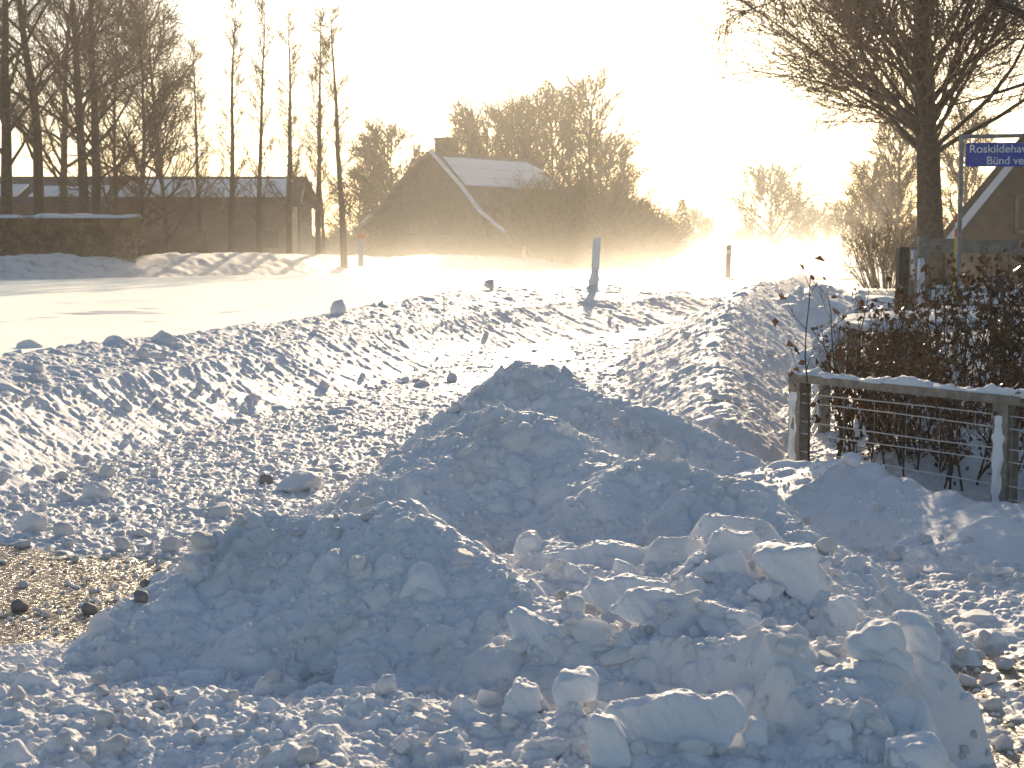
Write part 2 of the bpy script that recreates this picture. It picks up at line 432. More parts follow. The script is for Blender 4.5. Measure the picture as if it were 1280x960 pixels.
def total_h(x, y, _f=True):
    x, y = np.atleast_1d(np.asarray(x, float)), np.atleast_1d(np.asarray(y, float))
    z = ground_f(x, y)[0]
    for f in PILES: z = np.maximum(z, f(x, y))
    return z
def hit(px, py, far=60):
    """first point of the built snow surface under a photo pixel"""
    Y = np.geomspace(3, far, 1500)
    p0 = pt(px, py, 1.0); d = p0-Vector((0, 0, CAMZ))
    X = d.x*Y/d.y; Z = CAMZ+d.z*Y/d.y
    H = total_h(X, Y); i = np.argmax(H > Z)
    if not H[i] > Z[i]: i = len(Y)-1
    return Vector((X[i], Y[i], H[i]))

def field(name, xs, ys, f, mat, fan=False, margin=.04, keep_all=False, cover=False):
    if fan: U, Yg = np.meshgrid(xs, ys); Xg = U*Yg
    else: Xg, Yg = np.meshgrid(xs, ys)
    if cover: Z, cov = f(Xg, Yg)
    else: Z = f(Xg, Yg)
    ny, nx = Z.shape
    idx = np.arange(ny*nx).reshape(ny, nx)
    Q = np.stack([idx[:-1, :-1], idx[:-1, 1:], idx[1:, 1:], idx[1:, :-1]], -1).reshape(-1, 4)
    if not keep_all:
        ok = (Z > base_h(Xg, Yg)-margin).ravel()
        Q = Q[ok[Q].any(1)]
    used = np.zeros(ny*nx, bool); used[Q] = True
    remap = np.cumsum(used)-1
    V = np.stack([Xg.ravel(), Yg.ravel(), Z.ravel()], 1)[used]
    me = np_mesh(name, V, remap[Q], mat, True)
    if cover:
        a = me.attributes.new('snow_cover', 'FLOAT', 'POINT'); a.data.foreach_set('value', cov.ravel()[used].astype(np.float32))
    return mesh_obj(name, me)

ar = np.arange
# ground sheets
def sheet_f(x, y):
    z, c = ground_f(x, y, False)
    return z-.06*sstep(46, 40, y)*sstep(3.6, 4.6, y), c
ysg = np.concatenate([np.geomspace(1.0, 44, 420), np.geomspace(44.5, 900, 160)])
g = field('snowy_ground', np.linspace(-.62, .62, 420), ysg, sheet_f, M['ground'], fan=True, keep_all=True, cover=True)
tag(g, kind='structure')
g = field('snowy_lane', np.linspace(-.36, .34, 900), np.geomspace(9.0, 46, 900), ground_f, M['ground'], fan=True, keep_all=True, cover=True)
tag(g, kind='structure')
g = field('wet_asphalt', ar(-4.6, 1.3, .011), ar(4.6, 9.01, .010), ground_f, M['ground'], keep_all=True, cover=True)
tag(g, kind='structure')
g = field('driveway', ar(1.29, 4.6, .012), ar(3.6, 9.01, .011), ground_f, M['ground'], keep_all=True, cover=True)
tag(g, kind='structure')
def road_f(x, y):
    edge = sstep(.6, -.3, x-xr(y)-np.where(y > 56, 160, 0))
    c = x-.159*y; rut = sum(-.012*np.exp(-((c-k-.25*fbm(y*.05, y*0+k, 209, 2))/.28)**2) for k in (-9.2, -10.9, -13.6, -15.3, -19.0, -20.6))
    return ROAD_Z+drop(y)-.02+.05*edge+rut+.005*fbm(c*2.2, y*.12, 208, 3)+.012*fbm(x*.35, y*.25, 201, 3)
g = field('snowy_road', np.linspace(-1.2, .55, 260), np.geomspace(9, 900, 420), road_f, M['road_snow'], fan=True, keep_all=True)
# keep only the part left of the ridge / beyond it
bm = bmesh.new(); bm.from_mesh(g.data)
kill = [v for v in bm.verts if v.co.y < 56 and v.co.x > float(xr(v.co.y))+.06]
bmesh.ops.delete(bm, geom=kill, context='VERTS'); bm.to_mesh(g.data); bm.free()
tag(g, kind='structure')

o = field('snow_bank', np.linspace(-.46, .13, 620), np.geomspace(9, 46, 1000), ridgeL_f, M['snow'], fan=True, margin=.02)
tag(o, 'long low snow bank thrown up between the bright road and the lumpy lane', 'snow bank')
o = field('snow_bank', np.linspace(.0, .30, 420), np.geomspace(11.5, 52, 640), ridgeR_f, M['snow'], fan=True)
tag(o, 'rubbly snow ridge beside the lane, running back from the wire fence corner', 'snow bank')
o = field('snow_bank', np.linspace(.12, .40, 260), np.geomspace(24, 37, 160), ridgeR2_f, M['snow'], fan=True)
tag(o, 'small shaded snow bank behind the hedge with snowy road past it', 'snow bank')
o = field('snow_pile', ar(-.9, 2.4, .011), ar(9.6, 13.2, .011), pile3_f, M['snow'])
tag(o, 'farthest of the three big piles, with a sharp pointed peak and smooth shaded face', 'snow pile')
o = field('snow_bank', ar(1.4, 7.5, .018), ar(6.4, 11.4, .015), bankF_f, M['snow'])
tag(o, 'smooth bluish snow bank heaped against the wire fence', 'snow bank')
o = field('snow_pile', ar(-1.4, 2.4, .0085), ar(5.6, 10.4, .0085), pile2_f, M['snow'])
tag(o, 'middle and widest of the three big piles, crest falling away to the right', 'snow pile')
o = field('snow_pile', ar(-2.2, 1.2, .0062), ar(4.2, 7.6, .0065), pile1_f, M['snow'])
tag(o, 'nearest of the three big piles, steep beside the wet asphalt', 'snow pile')
o = field('snow_pile', ar(-.6, 2.2, .0062), ar(3.9, 7.0, .0062), terr_f, M['snow'])
tag(o, 'flat topped heap of broken slabs with a steep edge above the driveway', 'snow pile')
o = field('snow_pile', ar(-2.6, 1.9, .0062), ar(3.2, 6.7, .0066), apron_f, M['snow'])
tag(o, 'low spread of crumbly snow at the very front, below the nearest pile', 'snow pile')
o = field('snow_bank', np.linspace(-.6, .06, 420), np.geomspace(42, 112, 240), verge_f, M['verge'], fan=True, margin=.1)
tag(o, 'snow covered grassy verge on the far side of the bright road', 'snow bank')

# ------------------------------------------------------------------ snow chunks
def chunk_mesh(name, seed, sc, mat, sub=4, cuts=10, lo=.5, hi=.85, rough=.04):
    rng = np.random.default_rng(seed)
    bm = bmesh.new(); bmesh.ops.create_icosphere(bm, subdivisions=sub, radius=1)
    V = np.array([v.co[:] for v in bm.verts]); F = np.array([[l.index for l in f.verts] for f in bm.faces]); bm.free()
    for _ in range(cuts):
        n = rng.normal(size=3); n /= np.linalg.norm(n); o = rng.uniform(lo, hi)
        e = np.clip(V@n-o, 0, None); V = V-n*e[:, None]
    n1 = fbm(V[:, 0]*2.3+V[:, 2]*1.7, V[:, 1]*2.3-V[:, 2]*1.3, seed+300, 4, .6)
    n2 = fbm(V[:, 0]*7+V[:, 2]*6, V[:, 1]*7-V[:, 2]*5, seed+330, 3, .65)
    V = V*(1+rough*(n1[:, None]*1.6+n2[:, None]*.7))
    V = V*np.array(sc)
    return np_mesh(name, V, F, mat, True)
CH = [chunk_mesh('snow_chunk', 900+i, s, M['snow_slab'], 4) for i, s in enumerate([(1, .8, .75), (1, .75, .6), (.9, 1, .8), (1, .6, .7), (.8, .9, 1), (1, .9, .55)])]
SL = [chunk_mesh('snow_slab', 940+i, s, M['snow_slab'], 4, 14, .45, .9) for i, s in enumerate([(1, .2, .62), (1, .17, .75), (.8, .18, .9), (1, .24, .5), (1, .19, .42)])]
CHL = [chunk_mesh('snow_lump', 980+i, s, M['snow'], 3) for i, s in enumerate([(1, .8, .7), (1, .75, .6), (.9, 1, .8), (1, .6, .7), (.8, .9, 1)])]
STN = [chunk_mesh('stone', 1000+i, (1, .9, .8), M['stone'], 3, 6, .75, .95, .03) for i in range(3)]

def put(me, px, py, half, label, group=None, rot=None, cat='snow chunk', name=None, sink=.35, seed=0, off=None):
    """set a chunk on the snow surface under a photo pixel (its lower middle)"""
    rng = random.Random(seed+int(px*7+py*13))
    p = hit(px, py)
    o = mesh_obj(name or me.name, me); o.scale = (half, half, half)
    if rot is None: rot = (rng.uniform(-.3, .3), rng.uniform(-.3, .3), rng.uniform(0, 6.28))
    o.rotation_euler = rot
    hz = max(v[2] for v in me.vertices[0:0]) if False else .7*half
    o.location = p+Vector((0, 0, hz*(1-sink*2)))
    return tag(o, label, cat, group)

# prominent slabs and blocks, each singled out
def slab_block(name, cat, poly, th, label, lean=.45, seed=0, vox=None, fwd=0.0):
    pyb = max(p[1] for p in poly); cxm = sum(p[0] for p in poly)/len(poly)
    Y0 = hit(cxm, pyb-4).y-fwd; base = pt(cxm, pyb, Y0)
    pts = [pt(px, py, Y0+lean*(pyb-py)/FPX*Y0)-base for px, py in poly]
    bm = bmesh.new(); prism(bm, pts, Vector((th*.15, th, th*.12))); bmesh.ops.recalc_face_normals(bm, faces=bm.faces)
    me = bpy.data.meshes.new('t'); bm.to_mesh(me); bm.free(); t = link(bpy.data.objects.new('t', me))
    r = t.modifiers.new('r', 'REMESH'); r.mode = 'VOXEL'; r.voxel_size = vox or max(.0045, th*.09)
    sm = t.modifiers.new('s', 'SMOOTH'); sm.factor = .5; sm.iterations = 5
    bpy.context.view_layer.update()
    m2 = bpy.data.meshes.new_from_object(t.evaluated_get(bpy.context.evaluated_depsgraph_get())); bpy.data.objects.remove(t); bpy.data.meshes.remove(me)
    n = len(m2.vertices); co = np.empty(n*3, np.float32); m2.vertices.foreach_get('co', co); co = co.reshape(-1, 3).astype(float)
    nr = np.empty(n*3, np.float32); m2.vertices.foreach_get('normal', nr); nr = nr.reshape(-1, 3)
    f = 1/max(th, .03)
    nz = fbm((co[:, 0]+co[:, 2]*.6)*f*.8+seed, (co[:, 1]-co[:, 2]*.8)*f*.8, 1500+seed, 5, .62)
    co = co+nr*(nz*th*.13)[:, None]
    m2.vertices.foreach_set('co', co.astype(np.float32).ravel()); m2.polygons.foreach_set('use_smooth', np.ones(len(m2.polygons), bool))
    m2.name = name; m2.materials.clear(); m2.materials.append(M['snow_slab']); m2.update()
    return tag(mesh_obj(name, m2, None, base), label, cat)
SB = [
 ('snow_slab', [(748, 905), (762, 884), (800, 880), (845, 867), (872, 874), (915, 870), (932, 888), (934, 902), (912, 936), (893, 942), (870, 934), (840, 930), (800, 930), (756, 924)], .05, 'long leaning snow slab at the front, thin edge glowing in the light'),
 ('snow_block', [(733, 905), (742, 896), (768, 904), (781, 922), (793, 955), (780, 968), (740, 968)], .07, 'upright wedge shaped snow block at the front edge, left of the long leaning slab'),
 ('snow_chunk', [(688, 868), (700, 850), (735, 846), (744, 856), (741, 876), (695, 886)], .08, 'broad rounded chunk behind the upright wedge at the front'),
 ('snow_slab', [(678, 694), (720, 686), (765, 679), (800, 687), (828, 706), (800, 716), (700, 708)], .06, 'long low slab at the back of the terrace under the middle pile'),
 ('snow_slab', [(722, 748), (740, 731), (775, 724), (838, 727), (842, 746), (820, 768), (760, 770)], .06, 'long flat edged slab standing just behind the dirty stained slab'),
 ('snow_slab', [(762, 764), (788, 742), (818, 737), (844, 744), (846, 770), (838, 784), (790, 780)], .05, 'upright dirty slab on the terrace, brown stain on its face'),
 ('snow_slab', [(875, 694), (890, 672), (905, 661), (922, 670), (940, 669), (957, 690), (950, 702), (880, 706)], .07, 'tall arched slab at the back of the terrace'),
 ('snow_slab', [(850, 722), (885, 704), (915, 692), (926, 690), (938, 714), (930, 726)], .05, 'pointed slab leaning left at the middle of the terrace'),
 ('snow_block', [(933, 700), (950, 690), (1018, 690), (1022, 713), (1036, 730), (1037, 756), (1010, 764), (960, 728)], .14, 'large squared block at the back right of the terrace'),
 ('snow_slab', [(931, 741), (950, 730), (966, 729), (968, 738), (955, 756)], .03, 'small leaf shaped slab sticking up alone on the smooth terrace'),
 ('snow_slab', [(1037, 753), (1055, 747), (1072, 752), (1074, 784), (1050, 792), (1038, 776)], .045, 'upright square slab catching the light at the right of the terrace'),
 ('snow_block', [(1060, 805), (1090, 783), (1128, 780), (1136, 800), (1134, 834), (1110, 836), (1068, 824)], .12, 'large round shouldered block near the driveway edge'),
 ('snow_block', [(1120, 782), (1150, 778), (1170, 783), (1176, 806), (1166, 840), (1138, 836)], .12, 'large block on top of the driveway edge, lit along its rim'),
 ('snow_chunk', [(1093, 832), (1103, 820), (1117, 813), (1133, 823), (1143, 830), (1140, 848), (1098, 850)], .07, 'five sided chunk beside the bright slick patch of snow'),
 ('snow_block', [(1018, 930), (1040, 908), (1067, 909), (1071, 945), (1020, 948)], .08, 'squarish snow block at the bottom beside the slab edged driveway drop'),
 ('snow_block', [(1112, 940), (1168, 937), (1182, 962), (1116, 964)], .10, 'flat block lying at the bottom corner of the heap by the driveway'),
 ('snow_chunk', [(919, 870), (928, 862), (941, 866), (952, 895), (938, 906), (923, 895)], .05, 'rounded upright chunk just right of the long leaning slab'),
 ('snow_chunk', [(928, 922), (940, 903), (957, 907), (956, 942), (934, 940)], .05, 'small upright chunk at the bottom, between the long slab and the squarish block'),
 ('snow_chunk', [(624, 892), (645, 855), (668, 866), (678, 890), (650, 898)], .07, 'triangular chunk half buried at the foot of the nearest pile'),
 ('snow_slab', [(632, 770), (646, 764), (698, 790), (728, 826), (680, 836), (642, 802)], .05, 'big smooth slab sliding down the face of the nearest pile'),
 ('snow_block', [(498, 748), (515, 717), (532, 715), (558, 743), (548, 766), (510, 764)], .10, 'pale angular block in the middle of the nearest pile face'),
 ('snow_slab', [(765, 716), (768, 700), (790, 708), (803, 722), (772, 726)], .03, 'small triangular slab leaning in front of the long low slab'),
 ('snow_block', [(640, 690), (646, 674), (668, 668), (677, 684), (676, 700), (644, 702)], .08, 'rounded block standing at the left end of the terrace'),
 ('snow_slab', [(884, 696), (868, 712), (848, 716), (862, 698), (876, 692)], .05, 'small rounded slab at the back of the terrace left of the tall arched slab'),
 ('snow_slab', [(908, 770), (930, 765), (952, 776), (950, 794), (912, 792)], .05, 'small pale slab lying on the terrace right of the dirty stained slab'),
]
for i, (nm, poly, th, lb) in enumerate(SB): slab_block(nm, nm.replace('_', ' '), poly, th, lb, seed=i, lean=.6 if i in (3, 4, 19) else .35, fwd={20: -.09, 8: -.06, 11: -.03, 12: -.03, 19: -.03}.get(i, -.01))
put(CH[2], 575, 705, .06, 'rounded lump high on the right of the nearest pile face')
put(CH[1], 240, 708, .055, 'block at the left shoulder of the nearest pile above the asphalt', cat='snow block')
put(SL[2], 125, 785, .075, 'upright slab at the edge of the wet asphalt, left of the nearest pile', cat='snow slab', rot=(R_(-15), R_(20), R_(15)))
put(CH[0], 445, 710, .055, 'small block at the centre left of the nearest pile face', cat='snow block')
put(CH[4], 832, 575, .065, 'squared block on the crest of the middle pile', cat='snow block', sink=.1)
put(SL[2], 708, 545, .055, 'small pointed spike of snow on the crest of the middle pile', cat='snow chunk', rot=(R_(-5), R_(10), R_(10)), sink=0)
put(CH[2], 1065, 582, .07, 'squared block on the fence bank by the hedge foot', cat='snow block', sink=.15)
put(SL[3], 905, 500, .13, 'flat square slab lying on the rubbly ridge beside the lane', cat='snow slab', rot=(R_(-70), R_(5), R_(20)))
put(CH[0], 42, 665, .10, 'tall pointed chunk on the lane at the far left', rot=(.1, -.1, .5), sink=.1)
put(CH[1], 120, 620, .12, 'rounded boulder of snow on the lane behind the tall pointed chunk', rot=(.1, .1, .9))
put(CH[5], 375, 612, .17, 'long flat block lying on the lane by a dark stone', cat='snow block', rot=(0, 0, .1))
put(CH[0], 40, 437, .17, 'blocky chunk on top of the road bank at the far left', sink=.42)
put(CH[1], 207, 428, .20, 'rounded chunk on top of the road bank', sink=.42)
put(CH[4], 424, 392, .16, 'upright lump on the crest of the road bank', sink=.25)
dc = chunk_mesh('dirty_clod', 1100, (1, .8, .7), M['snow_dirty'], 3)
put(dc, 612, 362, .17, 'brown dirty clod on the far crest of the road bank', cat='clod', sink=0)

for px, py, h, lb in ((735, 768, .045, 'grey brown clod on the right crest of the nearest pile'), (700, 748, .035, 'smaller grey brown clod higher on the right crest of the nearest pile'), (812, 790, .03, 'small dirty clod in front of the stained slab'), (1008, 655, .04, 'dirty clod on the far right shoulder of the middle pile')):
    put(dc, px, py, h, lb, cat='clod', sink=.3)

# stones on the wet asphalt
for i, (px, py, h, lab) in enumerate([(25, 757, .055, 'largest dark round stone on the wet asphalt at the left edge'), (112, 760, .05, 'dark round stone on the wet asphalt left of the upright slab'),
        (176, 745, .042, 'dark stone on the wet asphalt right beside the nearest pile'), (182, 728, .03, 'small brown stone behind the dark one beside the nearest pile'),
        (332, 598, .07, 'dark stone on the lane beside the long flat snow block')]):
    put(STN[i % 3], px, py+6, h*.8, lab, cat='stone', sink=.22)

# grouped lumps that nothing tells apart
rng = random.Random(4)
def scatter(n, box, smin, smax, meshes, label, group, slab=False, low=False, sink=.25):
    x0, x1, y0, y1 = box; k = 0
    while k < n:
        px, py = rng.uniform(x0, x1), rng.uniform(y0, y1)
        p = hit(px, py)
        if p.y > 45 or p.x < float(xr(p.y))-.15 or (low and p.z > .1): continue
        me = rng.choice(meshes); o = mesh_obj(me.name, me)
        s = smin+(smax-smin)*rng.random()**2.2; o.scale = (s, s, s)
        o.rotation_euler = (rng.uniform(-.4, .4), rng.uniform(-.4, .4), rng.uniform(0, 6.28))
        if slab: o.rotation_euler = (rng.uniform(-1.3, .2), rng.uniform(-.5, .5), rng.uniform(-.5, .5))
        o.location = p+Vector((0, 0, s*(.2 if slab else sink))); tag(o, label, 'snow slab' if slab else 'snow lump', group); k += 1
scatter(40, (0, 460, 560, 700), .025, .075, CHL, 'small snow lump scattered on the cleared lane', 'lumps on the lane')
scatter(34, (20, 640, 400, 520), .04, .11, CHL, 'snow lump lying on the bank beside the road', 'lumps on the road bank')
scatter(34, (760, 990, 400, 560), .04, .10, CHL, 'snow lump lying on the rubbly ridge beside the lane', 'lumps on the lane ridge')
scatter(46, (640, 1150, 690, 830), .02, .055, CH, 'snow lump lying on the broken slab terrace', 'lumps on the terrace')
scatter(44, (680, 1150, 690, 830), .035, .085, SL, 'small broken snow slab tilted on the terrace', 'small slabs on the terrace', slab=True)
scatter(20, (600, 1120, 850, 950), .03, .07, SL, 'small broken snow slab tilted at the very front', 'small slabs at the front', slab=True)
scatter(46, (0, 420, 840, 955), .015, .045, CHL, 'snow lump in the crumbly snow at the front', 'lumps at the front')
scatter(30, (420, 1000, 860, 955), .02, .05, CH, 'snow lump at the front between the larger slabs', 'lumps between the front slabs')
scatter(26, (0, 225, 690, 800), .008, .03, CHL, 'small crumb of snow on the bare wet asphalt', 'crumbs on the asphalt', low=True)
scatter(26, (330, 720, 650, 830), .02, .05, CH, 'snow lump stuck in the face of the nearest pile', 'lumps on the nearest pile', sink=-.25)
scatter(26, (1100, 1260, 790, 955), .015, .05, CHL, 'snow lump fallen along the edge of the driveway', 'lumps along the driveway', low=True)
scatter(22, (560, 1000, 560, 680), .02, .055, CH, 'snow lump stuck in the face of the middle pile', 'lumps on the middle pile', sink=-.25)
scatter(14, (960, 1280, 610, 760), .02, .06, CHL, 'snow lump half sunk in the smooth fence bank', 'lumps on the fence bank')

# loose crumbs of snow, too many to count
def crumbs():
    rn = np.random.default_rng(17); xs, ys, ss = [], [], []
    for n, x0, x1, y0, y1, a, b in ((7000, -2.4, 1.9, 3.7, 7.4, .004, .018), (3500, -2.2, 2.4, 7.2, 11.5, .006, .024), (3000, -3.6, 1.0, 8.5, 16, .008, .03), (1500, -7, 0, 12, 30, .012, .045), (1200, 1, 4.5, 12, 28, .012, .05)):
        xs.append(rn.uniform(x0, x1, n)); ys.append(rn.uniform(y0, y1, n)); ss.append(a+(b-a)*rn.random(n)**3.5)
    x, y, sz = (np.concatenate(q) for q in (xs, ys, ss)); ok = x > xr(y)-.1; x, y, sz = x[ok], y[ok], sz[ok]
    z = total_h(x, y); n = len(x)
    bm = bmesh.new(); bmesh.ops.create_icosphere(bm, subdivisions=2, radius=1)
    V0 = np.array([v.co[:] for v in bm.verts]); F0 = np.array([[l.index for l in f.verts] for f in bm.faces]); bm.free()
    shapes = []
    for k in range(12):
        V = V0.copy()
        for _ in range(7):
            d = rn.normal(size=3); d /= np.linalg.norm(d); e = np.clip(V@d-rn.uniform(.45, .8), 0, None); V = V-d*e[:, None]
        shapes.append(V*rn.uniform(.6, 1.1, 3))
    S = np.array(shapes)[rn.integers(0, 12, n)]
    q = rn.normal(size=(n, 4)); q /= np.linalg.norm(q, axis=1, keepdims=True); w, a, b, c = q.T
    Rm = np.stack([1-2*(b*b+c*c), 2*(a*b-c*w), 2*(a*c+b*w), 2*(a*b+c*w), 1-2*(a*a+c*c), 2*(b*c-a*w), 2*(a*c-b*w), 2*(b*c+a*w), 1-2*(a*a+b*b)], 1).reshape(n, 3, 3)
    V = np.einsum('nij,nvj->nvi', Rm, S)*sz[:, None, None]+np.stack([x, y, z+sz*.15], 1)[:, None]
    F = (np.arange(n)[:, None, None]*len(V0)+F0[None]).reshape(-1, 3)
    o = mesh_obj('loose_snow_crumbs', np_mesh('loose_snow_crumbs', V.reshape(-1, 3), F, M['snow'], True))
    tag(o, 'loose crumbs of snow strewn over the piles and the lane', 'snow crumbs', kind='stuff')
crumbs()

# ------------------------------------------------------------------ trees
class Tree:
    def __init__(s, seed): s.r = random.Random(seed); s.S = []
    def branch(s, p, d, L, r0, r1, n, wander, up, droop=0.0):
        """returns list of (point, dir, radius, t)"""
        out = [(p, d, r0, 0.)]
        for i in range(n):
            t = (i+1)/n
            d = (d + Vector((s.r.gauss(0, wander), s.r.gauss(0, wander), s.r.gauss(0, wander)+up-droop*t))).normalized()
            q = p+d*(L/n); r = r0+(r1-r0)*t
            s.S.append((p, q, out[-1][2], r)); p = q; out.append((p, d, r, t))
        return out
    def side(s, d, ang):
        a = d.orthogonal().normalized(); b = d.cross(a); f = s.r.uniform(0, 6.283)
        return (d*math.cos(ang)+(a*math.cos(f)+b*math.sin(f))*math.sin(ang)).normalized()
    def at(s, br, t):
        k = t*(len(br)-1); i = min(int(k), len(br)-2); f = k-i
        return br[i][0].lerp(br[i+1][0], f), br[i][1].lerp(br[i+1][1], f).normalized(), br[i][2]+(br[i+1][2]-br[i][2])*f
    def build(s, name_t, name_c, root, thr, mat_t, mat_c, ks=(7, 3)):
        S = s.S
        big = [x for x in S if x[2] >= thr]; sm = [x for x in S if x[2] < thr]
        for nm, L, k, m in ((name_t, big, ks[0], mat_t), (name_c, sm, ks[1], mat_c)):
            if not L: continue
            V, F = tubes([tuple(a[0]) for a in L], [tuple(a[1]) for a in L], [a[2] for a in L], [a[3] for a in L], k)
            mesh_obj(nm, np_mesh(nm, V, F, m, True), root)
        return root

def ramify(T, br, r_scale, spec, lvl=0, t0=.2):
    """spec: list of dict(n, L, ang, up, wander, droop)"""
    if lvl >= len(spec): return
    sp = spec[lvl]; n = sp['n']; n = int(n) + (T.r.random() < n-int(n))
    for i in range(n):
        t = t0+(1-t0)*(i+T.r.random())/max(n, 1); t = min(t, .98)
        p, d, r = T.at(br, t)
        dd = T.side(d, sp['ang']*T.r.uniform(.7, 1.3))
        L = sp['L']*T.r.uniform(.6, 1.25)*(1-.45*t*sp.get('taper', 1))
        rr = max(min(r*.62, L*r_scale), sp.get('rmin', .004))
        b2 = T.branch(p, dd, L, rr, max(rr*.35, sp.get('rmin', .004)*.7), sp.get('seg', 4), sp.get('wander', .12), sp.get('up', .04), sp.get('droop', 0))
        ramify(T, b2, r_scale, spec, lvl+1, .15)

def broad_tree(seed, H, r, fork=.35, limbs=16, limbL=4.0, ang=.75, sub=9, tw=6, twL=.7, rmin=.008, lean=(0, 0), droop=0, up=.06, lr=.017, low=1.0, sub2=None):
    T = Tree(seed)
    tr = T.branch(Vector((0, 0, 0)), Vector((lean[0], lean[1], 1)).normalized(), H, r, r*.12, 12, .035, .03)
    spec = [dict(n=sub, L=limbL*.42, ang=.62, wander=.13, up=.05, rmin=rmin*1.3, seg=4, droop=droop), dict(n=tw, L=twL, ang=.6, wander=.16, up=.03, rmin=rmin, seg=3, droop=droop*1.5)]
    if sub2: spec.append(dict(n=sub2, L=twL*.55, ang=.6, wander=.18, up=.0, rmin=rmin*.8, seg=2, droop=droop*2))
    for i in range(limbs):
        t = fork+(1-fork)*((i+T.r.random())/limbs)**low; t = min(t, .97)
        p, d, rr = T.at(tr, t)
        dd = T.side(d, ang*T.r.uniform(.75, 1.2)*(1-.35*t))
        L = limbL*T.r.uniform(.75, 1.15)*(1.05-.65*max(0, (t-fork)/(1-fork))**1.5)
        b = T.branch(p, dd, L, max(min(rr*.5, L*lr), rmin*2), rmin*1.6, 7, .09, up, droop*.6)
        ramify(T, b, lr*.9, spec)
    return T

def tree_thing(name, T, loc, label, cat='tree', group=None, thr=.03, mt='bark', mc='twig', rz=0, scale=1, ks=(7, 3)):
    root = thing(name, loc, label, cat, group, rz); root.scale = (scale,)*3
    T.build('trunk', 'crown', root, thr, M[mt], M[mc], ks)
    return root
def copy_tree(src, loc, rz, scale, label, name=None):
    r = src.copy(); link(r); r.location = loc; r.rotation_euler = (0, 0, rz); r.scale = (scale,)*3 if not isinstance(scale, tuple) else scale; r['label'] = label
    for ch in list(src.children):
        c = ch.copy(); link(c); c.parent = r
    return r
def gnd(px, Y, z=ROAD_Z): return Vector(((px-640)/FPX*Y, Y, z-.05+float(drop(Y))))

# big tree beside the house on the right
T = broad_tree(11, 13, .38, fork=.26, limbs=84, limbL=6.2, ang=.98, sub=16, tw=8, twL=1.2, rmin=.0095, up=.010, lr=.0100, sub2=2.5, low=1.7)
tree_thing('tree', T, gnd(1163, 40), 'big bare tree with thick trunk standing behind the wooden gate and blue sign', thr=.05)

# left grove
B = [broad_tree(21, 17, .30, fork=.25, limbs=32, limbL=5.0, ang=.95, sub=11, tw=6, twL=1.1, rmin=.011, up=.015),
     broad_tree(22, 18, .28, fork=.22, limbs=32, limbL=4.6, ang=1.05, sub=11, tw=6, twL=1.1, rmin=.011, up=.01),
     broad_tree(23, 11, .14, fork=.12, limbs=34, limbL=3.6, ang=1.05, sub=10, tw=6, twL=1.0, rmin=.012, up=.01)]
lab = 'bare tree in the left grove, '
t1 = tree_thing('tree', B[0], gnd(10, 66), lab+'leftmost, thick dark trunk cut by the photo edge')
t2 = tree_thing('tree', B[1], gnd(50, 68), lab+'straight dark trunk behind the clipped hedge')
t3 = copy_tree(t1, gnd(112, 68), 2.1, (.85, .85, 1), lab+'left one of two trunks rising side by side')
t4 = copy_tree(t2, gnd(122, 70), 1.2, (.9, .9, 1), lab+'right one of two trunks rising side by side')
t5 = tree_thing('tree', B[2], gnd(176, 67), 'bushy bare tree with branches to the ground at the right end of the clipped hedge')
copy_tree(t5, gnd(148, 73), 2.6, (.9, .9, 1.25), lab+'slim trunk between the paired trunks and the bushy tree')
copy_tree(t5, gnd(215, 70), 4.0, (.9, .9, .95), 'bushy bare tree in front of the left end of the snowy barn roof')
copy_tree(t2, gnd(-60, 72), 3.3, 1, lab+'behind the clipped hedge, trunk just outside the photo')
copy_tree(t1, gnd(80, 84), 4.6, .9, lab+'standing back among the twigs')
copy_tree(t2, gnd(205, 92), 5.1, .8, 'bare tree behind the barn, twigs showing above the left of its roof')

# slender poplars
def poplar(seed, H, r):
    T = Tree(seed); tr = T.branch(Vector((0, 0, 0)), Vector((T.r.gauss(0, .02), 0, 1)).normalized(), H, r, .015, 14, .02, .04)
    spec = [dict(n=7, L=.8, ang=.5, wander=.14, up=.06, rmin=.011, seg=3), dict(n=3, L=.45, ang=.6, wander=.15, up=.05, rmin=.009, seg=2)]
    for i in range(46):
        t = .18+.8*(i+T.r.random())/46; p, d, rr = T.at(tr, min(t, .97))
        L = 2.1*T.r.uniform(.5, 1.2)*(1.1-t*.95)
        b = T.branch(p, T.side(d, .7), L, max(.014, rr*.25), .010, 5, .08, .05)
        ramify(T, b, .03, spec)
    return T
q1 = tree_thing('poplar_tree', poplar(31, 12.2, .16), gnd(290, 72), 'tall slender bare tree in front of the barn, leftmost of the slender row', mt='bark', group='slender trees by the barn')
q2 = tree_thing('poplar_tree', poplar(32, 12.0, .15), gnd(325, 72), 'tall slender bare tree in front of the barn, second from the left in its row', group='slender trees by the barn')
copy_tree(q1, gnd(362, 73), 2.0, .97, 'tall slender bare tree at the right end of the barn roof')
copy_tree(q2, gnd(398, 74), 1.1, (1.1, 1.1, 1.0), 'tall slender bare tree just right of the barn, double stemmed look')
copy_tree(q1, gnd(431, 72), 4.0, (1.15, 1.15, .96), 'rightmost and thickest of the slender bare trees, near the low white post')
copy_tree(q2, gnd(252, 76), 4.4, .9, 'slender bare tree hidden among the bushy twigs left of the slender row')
copy_tree(q2, gnd(405, 82), 3.0, (.8, .8, .7), 'thin low bare tree between barn and gabled house')
copy_tree(q1, gnd(370, 90), 5.0, (.8, .8, .75), 'thin bare tree behind the right end of the barn')

